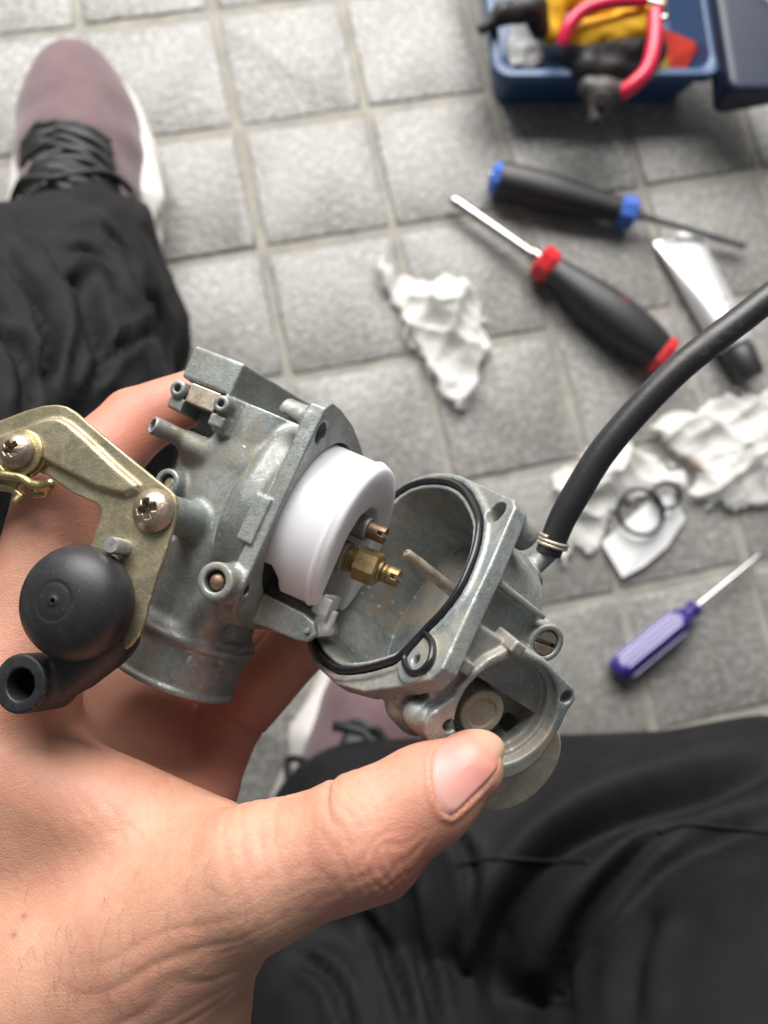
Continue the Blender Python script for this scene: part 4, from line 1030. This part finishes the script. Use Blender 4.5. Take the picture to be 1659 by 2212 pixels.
# ---- pliers
PL_ = thing('pliers','red handled pliers lying across the tool tray rim','pliers',TR.w([(7,yb+2,3)])[0])
V,F = tube(catmull([g(1338,205,5.6),g(1368,183,6.2),g(1398,150,6.6),g(1412,95,6.9),g(1415,25,7.0)],8),np.interp(np.arange(33),[0,2,20,32],[.42,.55,.55,.5]),16); wpart('handle',V,F,M['pink_red_grip'],PL_)
V,F = tube(catmull([g(1214,98,6.0),g(1228,58,6.6),g(1262,22,7.0),g(1320,4,7.2),g(1395,0,7.2)],8),np.interp(np.arange(33),[0,2,20,32],[.42,.5,.5,.45]),16); wpart('handle',V,F,M['pink_red_grip'],PL_)
v = Vol(g(1290,220,5)-4.2,g(1290,220,5)+4.2,.1)
v.add(pcap(g(1338,198,5.5),g(1302,205,5.2),.7,1.15)); v.add(pcap(g(1302,205,5.2),g(1287,258,5.0),1.15,.6),.4); v.add(pcap(g(1302,205,5.2),g(1272,190,5.2),.9,.8),.3); v.sub(pcap(g(1287,285,5.6),g(1296,235,6.1),.09))
sdfpart('jaw', v, WF, M['dark_iron'], PL_, 2)
V,F = revolve(g(1300,213,5.6),g(1300,213,6.4),[(0,.55),(.8,.5),(1,.4)],20); wpart('pivot',V,F,M['dark_iron'],PL_)
V,F = tube(catmull([g(1395,2,7.2),g(1430,12,7.3),g(1440,35,7.1),g(1425,42,7.0)],8),.24,10); wpart('spring',V,F,M['chrome'],PL_)
# ---- red packet and clear bag in the tray
def card(name, pts, h, th, mat, tilt=0.0):
    P = [G(u,v_,h_) for (u,v_),h_ in zip(pts,h)]; n=len(P); P = np.array(P); N_ = nrm(np.cross(P[1]-P[0],P[2]-P[0])); N_ = N_ if N_[2]>0 else -N_
    V = np.concatenate([P-N_*th,P]); F = [tuple(range(n))[::-1],tuple(range(n,2*n))]+[(i,(i+1)%n,n+(i+1)%n,n+i) for i in range(n)]
    return part(name,V/100,F,mat,None,False)
def packet():
    t = NT('red_packet'); s_ = t.n('ShaderNodeSeparateXYZ'); t.l(t.tc,s_.inputs[0])
    f = t.math('ADD',t.math('MULTIPLY',s_.outputs[0],1.0),t.math('MULTIPLY',s_.outputs[1],.35))
    c = t.ramp(t.math('ADD',t.math('MULTIPLY',f,22),.5),(.24,(.52,.42,.05)),(.34,(.50,.10,.03)),(.42,(.55,.045,.03)),(.8,(.60,.05,.035)),(.86,(.06,.05,.045)))
    t.set(Base_Color=c,Roughness=.32); return t.m
o = card('packet',[(1415,150),(1478,154),(1512,95),(1430,60)],(2.2,2.2,3.2,3.4),.5,packet()); tag(o,'small red printed packet in the tool tray behind the pliers','packet')
def foilbag(name, poly, h0, amp, mat, seed, res=.11, base=.12):
    """crumpled sheet: grid inside an outline (world cm), folded up by ridged noise"""
    P = np.array([p[:2] for p in poly]); lo,hi = P.min(0)-.3,P.max(0)+.3
    nx,ny = np.ceil((hi-lo)/res).astype(int)+1
    x = lo[0]+np.arange(nx)*res; y = lo[1]+np.arange(ny)*res; X,Y = np.meshgrid(x,y,indexing='ij'); D = -poly2d(X,Y,P)
    vn_ = VNoise(seed); z0 = np.zeros_like(X)
    wx = X+.5*vn_(X*.3,Y*.3,z0+1.3); wy = Y+.5*vn_(X*.3,Y*.3,z0+5.7)
    rr_ = np.random.default_rng(seed); H = 0; SX = 0; SY = 0
    for i in range(11):
        lam = 5.2*.80**i+.55; th = rr_.random()*6.28; ph = rr_.random(); d_ = (wx*math.cos(th)+wy*math.sin(th))/lam+ph+.10*vn_(X*.5,Y*.5,z0+i)
        tri = 2*np.abs(d_-np.floor(d_)-.5); H = H+tri*lam*.12; d2 = d_+.31; tr2 = 2*np.abs(d2-np.floor(d2)-.5)-.5
        SX = SX+math.cos(th)*tr2*lam*.10; SY = SY+math.sin(th)*tr2*lam*.10
    H = (H-H.min())/(H.max()-H.min())*1.25-.12
    env = .30+.70*np.clip(D/1.6,0,1)**.6
    Z = base+np.maximum((.15+.85*H),.02)*amp*env + h0
    D = D+.35*vn_(X*1.7,Y*1.7,z0+2)+.2*vn_(X*4,Y*4,z0)
    top = np.stack([X+SX*(.4+.6*env),Y+SY*(.4+.6*env),Z],-1)
    ok = D>-.02; idx = -np.ones(X.shape,int); idx[ok] = np.arange(ok.sum()); V = top[ok]; F=[]
    cell = ok[:-1,:-1]&ok[1:,:-1]&ok[1:,1:]&ok[:-1,1:]
    ii = np.argwhere(cell); Q = np.stack([idx[ii[:,0],ii[:,1]],idx[ii[:,0]+1,ii[:,1]],idx[ii[:,0]+1,ii[:,1]+1],idx[ii[:,0],ii[:,1]+1]],1)
    o = part(name,V/100,Q,mat,None,True); autosmooth(o,22); s_ = o.modifiers.new('thickness','SOLIDIFY'); s_.thickness = .00006; s_.offset = -1
    return o
def tissue_mat():
    t = NT('tissue'); st = t.attr('stain'); c = t.mix(st,(.94,.935,.915),(.33,.17,.06))
    t.set(Base_Color=c,Roughness=.95,Specular_IOR_Level=.1,Normal=t.bump(t.noise(900,4),.2,.0003))
    tr = t.n('ShaderNodeBsdfTranslucent'); t.l(c,tr.inputs[0]); mx = t.n('ShaderNodeMixShader'); mx.inputs[0].default_value = .6
    t.l(t.b.outputs[0],mx.inputs[1]); t.l(tr.outputs[0],mx.inputs[2]); t.l(mx.outputs[0],t.t.nodes['Material Output'].inputs[0]); return t.m
M['tissue'] = tissue_mat()
def bag_mat():
    t = NT('clear_bag'); t.set(Base_Color=(.75,.75,.74),Roughness=.15,Transmission_Weight=.55,IOR=1.3); return t.m
GG = lambda L_,h=0: [G(u,v_,h) for u,v_ in L_]
o = foilbag('plastic_bag',GG([(1095,60),(1120,30),(1155,50),(1178,95),(1170,135),(1120,145),(1092,120)],2.0),1.0,1.5,bag_mat(),21,.2); tag(o,'crinkled clear plastic bag in the left corner of the tool tray','plastic bag')
TG = 'used white tissues on the tiles'
o = foilbag('tissue',GG([(806,566),(830,566),(862,598),(920,612),(985,600),(1022,625),(1042,672),(1052,735),(1074,752),(1040,790),(1022,800),(1018,850),(1012,885),(992,897),(960,868),(945,830),(905,760),(876,735),(868,690),(838,640),(815,605)],0),0,2.5,M['tissue'],5); tag(o,'crumpled white tissue alone on the tiles left of the red screwdriver','tissue',TG)
def stainattr(o, c, s_):
    n = len(o.data.vertices); co = np.zeros(n*3,np.float32); o.data.vertices.foreach_get('co',co); co = co.reshape(-1,3)+np.array(o.location)
    a = o.data.attributes.new('stain','FLOAT','POINT'); d = np.hypot((co[:,0]-c[0]/100)/s_[0],(co[:,1]-c[1]/100)/s_[1]); a.data.foreach_set('value',np.clip(1.4-d,0,.9).astype(np.float32))
o = foilbag('tissue',GG([(1183,1052),(1212,1015),(1255,985),(1300,962),(1345,955),(1392,985),(1420,1005),(1472,1018),(1478,1060),(1440,1078),(1385,1078),(1330,1092),(1310,1120),(1288,1180),(1262,1196),(1240,1175),(1215,1215),(1196,1200),(1212,1120)],0),0,2.0,M['tissue'],8); tag(o,'crumpled white tissue under the hose beside the two rings','tissue',TG)
o = foilbag('tissue',GG([(1392,925),(1440,905),(1500,898),(1548,865),(1600,845),(1690,850),(1760,900),(1760,1075),(1660,1085),(1570,1095),(1500,1085),(1475,1065),(1500,1040),(1465,1005),(1440,975),(1405,955)],0),0,2.1,M['tissue'],13); tag(o,'wide crumpled white tissue with a rusty stain at the right edge','tissue',TG); stainattr(o,G(1482,1012,1),(.011,.008))
# ---- white card and two rubber rings
o = card('paper_card',[(1300,1172),(1345,1248),(1392,1222),(1442,1180),(1480,1120),(1452,1066),(1400,1085)],(.5,.5,.5,.5,.6,1.0,.9),.06,plain('white_paper',(.80,.80,.80),.8)); tag(o,'flat white paper scrap under the two rubber rings','paper')
def ring(c, h, r, rt, label):
    p = G(*c,h); P = [p+np.array((r*math.cos(a),r*math.sin(a),.06*math.sin(2*a))) for a in np.linspace(0,2*math.pi,48,endpoint=False)]
    V,F = tube(P,rt,10,True); o = part('rubber_ring',V/100,F,M['gasket']); tag(o,label,'rubber ring','rubber rings on the paper scrap')
ring((1384,1106),1.25,1.65,.16,'larger thin black rubber ring on the white paper scrap'); ring((1440,1070),1.5,.95,.15,'smaller thin black rubber ring at the tissue edge')
# ---- glue tube
TB = thing('glue_tube','silver squeeze tube with black cap behind the hose','tube',(G(1520,650,0)/100).tolist())
P0,P1 = G(1459,508,.35), G(1592,758,1.3); dd_ = nrm(P1-P0); sd = nrm(np.cross(dd_,(0,0,1)))
V=[];F=[];n=28; prof = [(0,1.95,.14),(.05,1.95,.16),(.055,1.93,.22),(.25,1.80,.62),(.5,1.66,.98),(.75,1.52,1.20),(.93,1.40,1.28),(.96,1.30,1.24),(.985,.8,.8),(1.0,.7,.7)]
for t_,w_,h_ in prof:
    c_ = P0+(P1-P0)*t_
    for k in range(n):
        a_ = 2*math.pi*k/n; cs,sn = math.cos(a_),math.sin(a_); V.append(c_+sd*w_*np.sign(cs)*abs(cs)**.8+np.array((0,0,1))*h_*sn)
for i in range(len(prof)-1):
    for k in range(n): F.append((i*n+k,i*n+(k+1)%n,(i+1)*n+(k+1)%n,(i+1)*n+k))
F.append(tuple(range(n))[::-1]); F.append(tuple(range((len(prof)-1)*n,len(prof)*n)))
def foil():
    t = NT('silver_tube'); s_ = t.noise(60,2,.5,vec=t.mapping((4,.6,1),(0,0,.5)))
    t.set(Base_Color=t.ramp(s_,(.4,(.66,.66,.66)),(.6,(.76,.76,.76))),Metallic=.55,Roughness=.32,Normal=t.bump(t.noise(70,3),.25,.001)); return t.m
o = wpart('tube_body',V,F,foil(),TB,True,40)
V,F = revolve(P1+dd_*-.05,P1+dd_*2.3,[(0,1.12),(.05,1.2),(.9,1.05),(1,.9)],24,lambda g_:1-.03*(math.cos(12*g_)>0)); wpart('tube_cap',V,F,M['black_grip'],TB,True,40)
pk = plain('pink_print',(.62,.25,.42),.5)
for k,q_ in enumerate((.62,.70)):
    c_ = P0+(P1-P0)*q_; rr = 1.12+.06*k; Pp=[c_+sd*(-.7+.28*i)+np.array((0,0,rr*math.sqrt(1-((-.7+.28*i)/1.55)**2)+.012)) for i in range(5)]
    V,F = tube(np.array(Pp),.05,6); wpart('printed_line',V,F,pk,o)
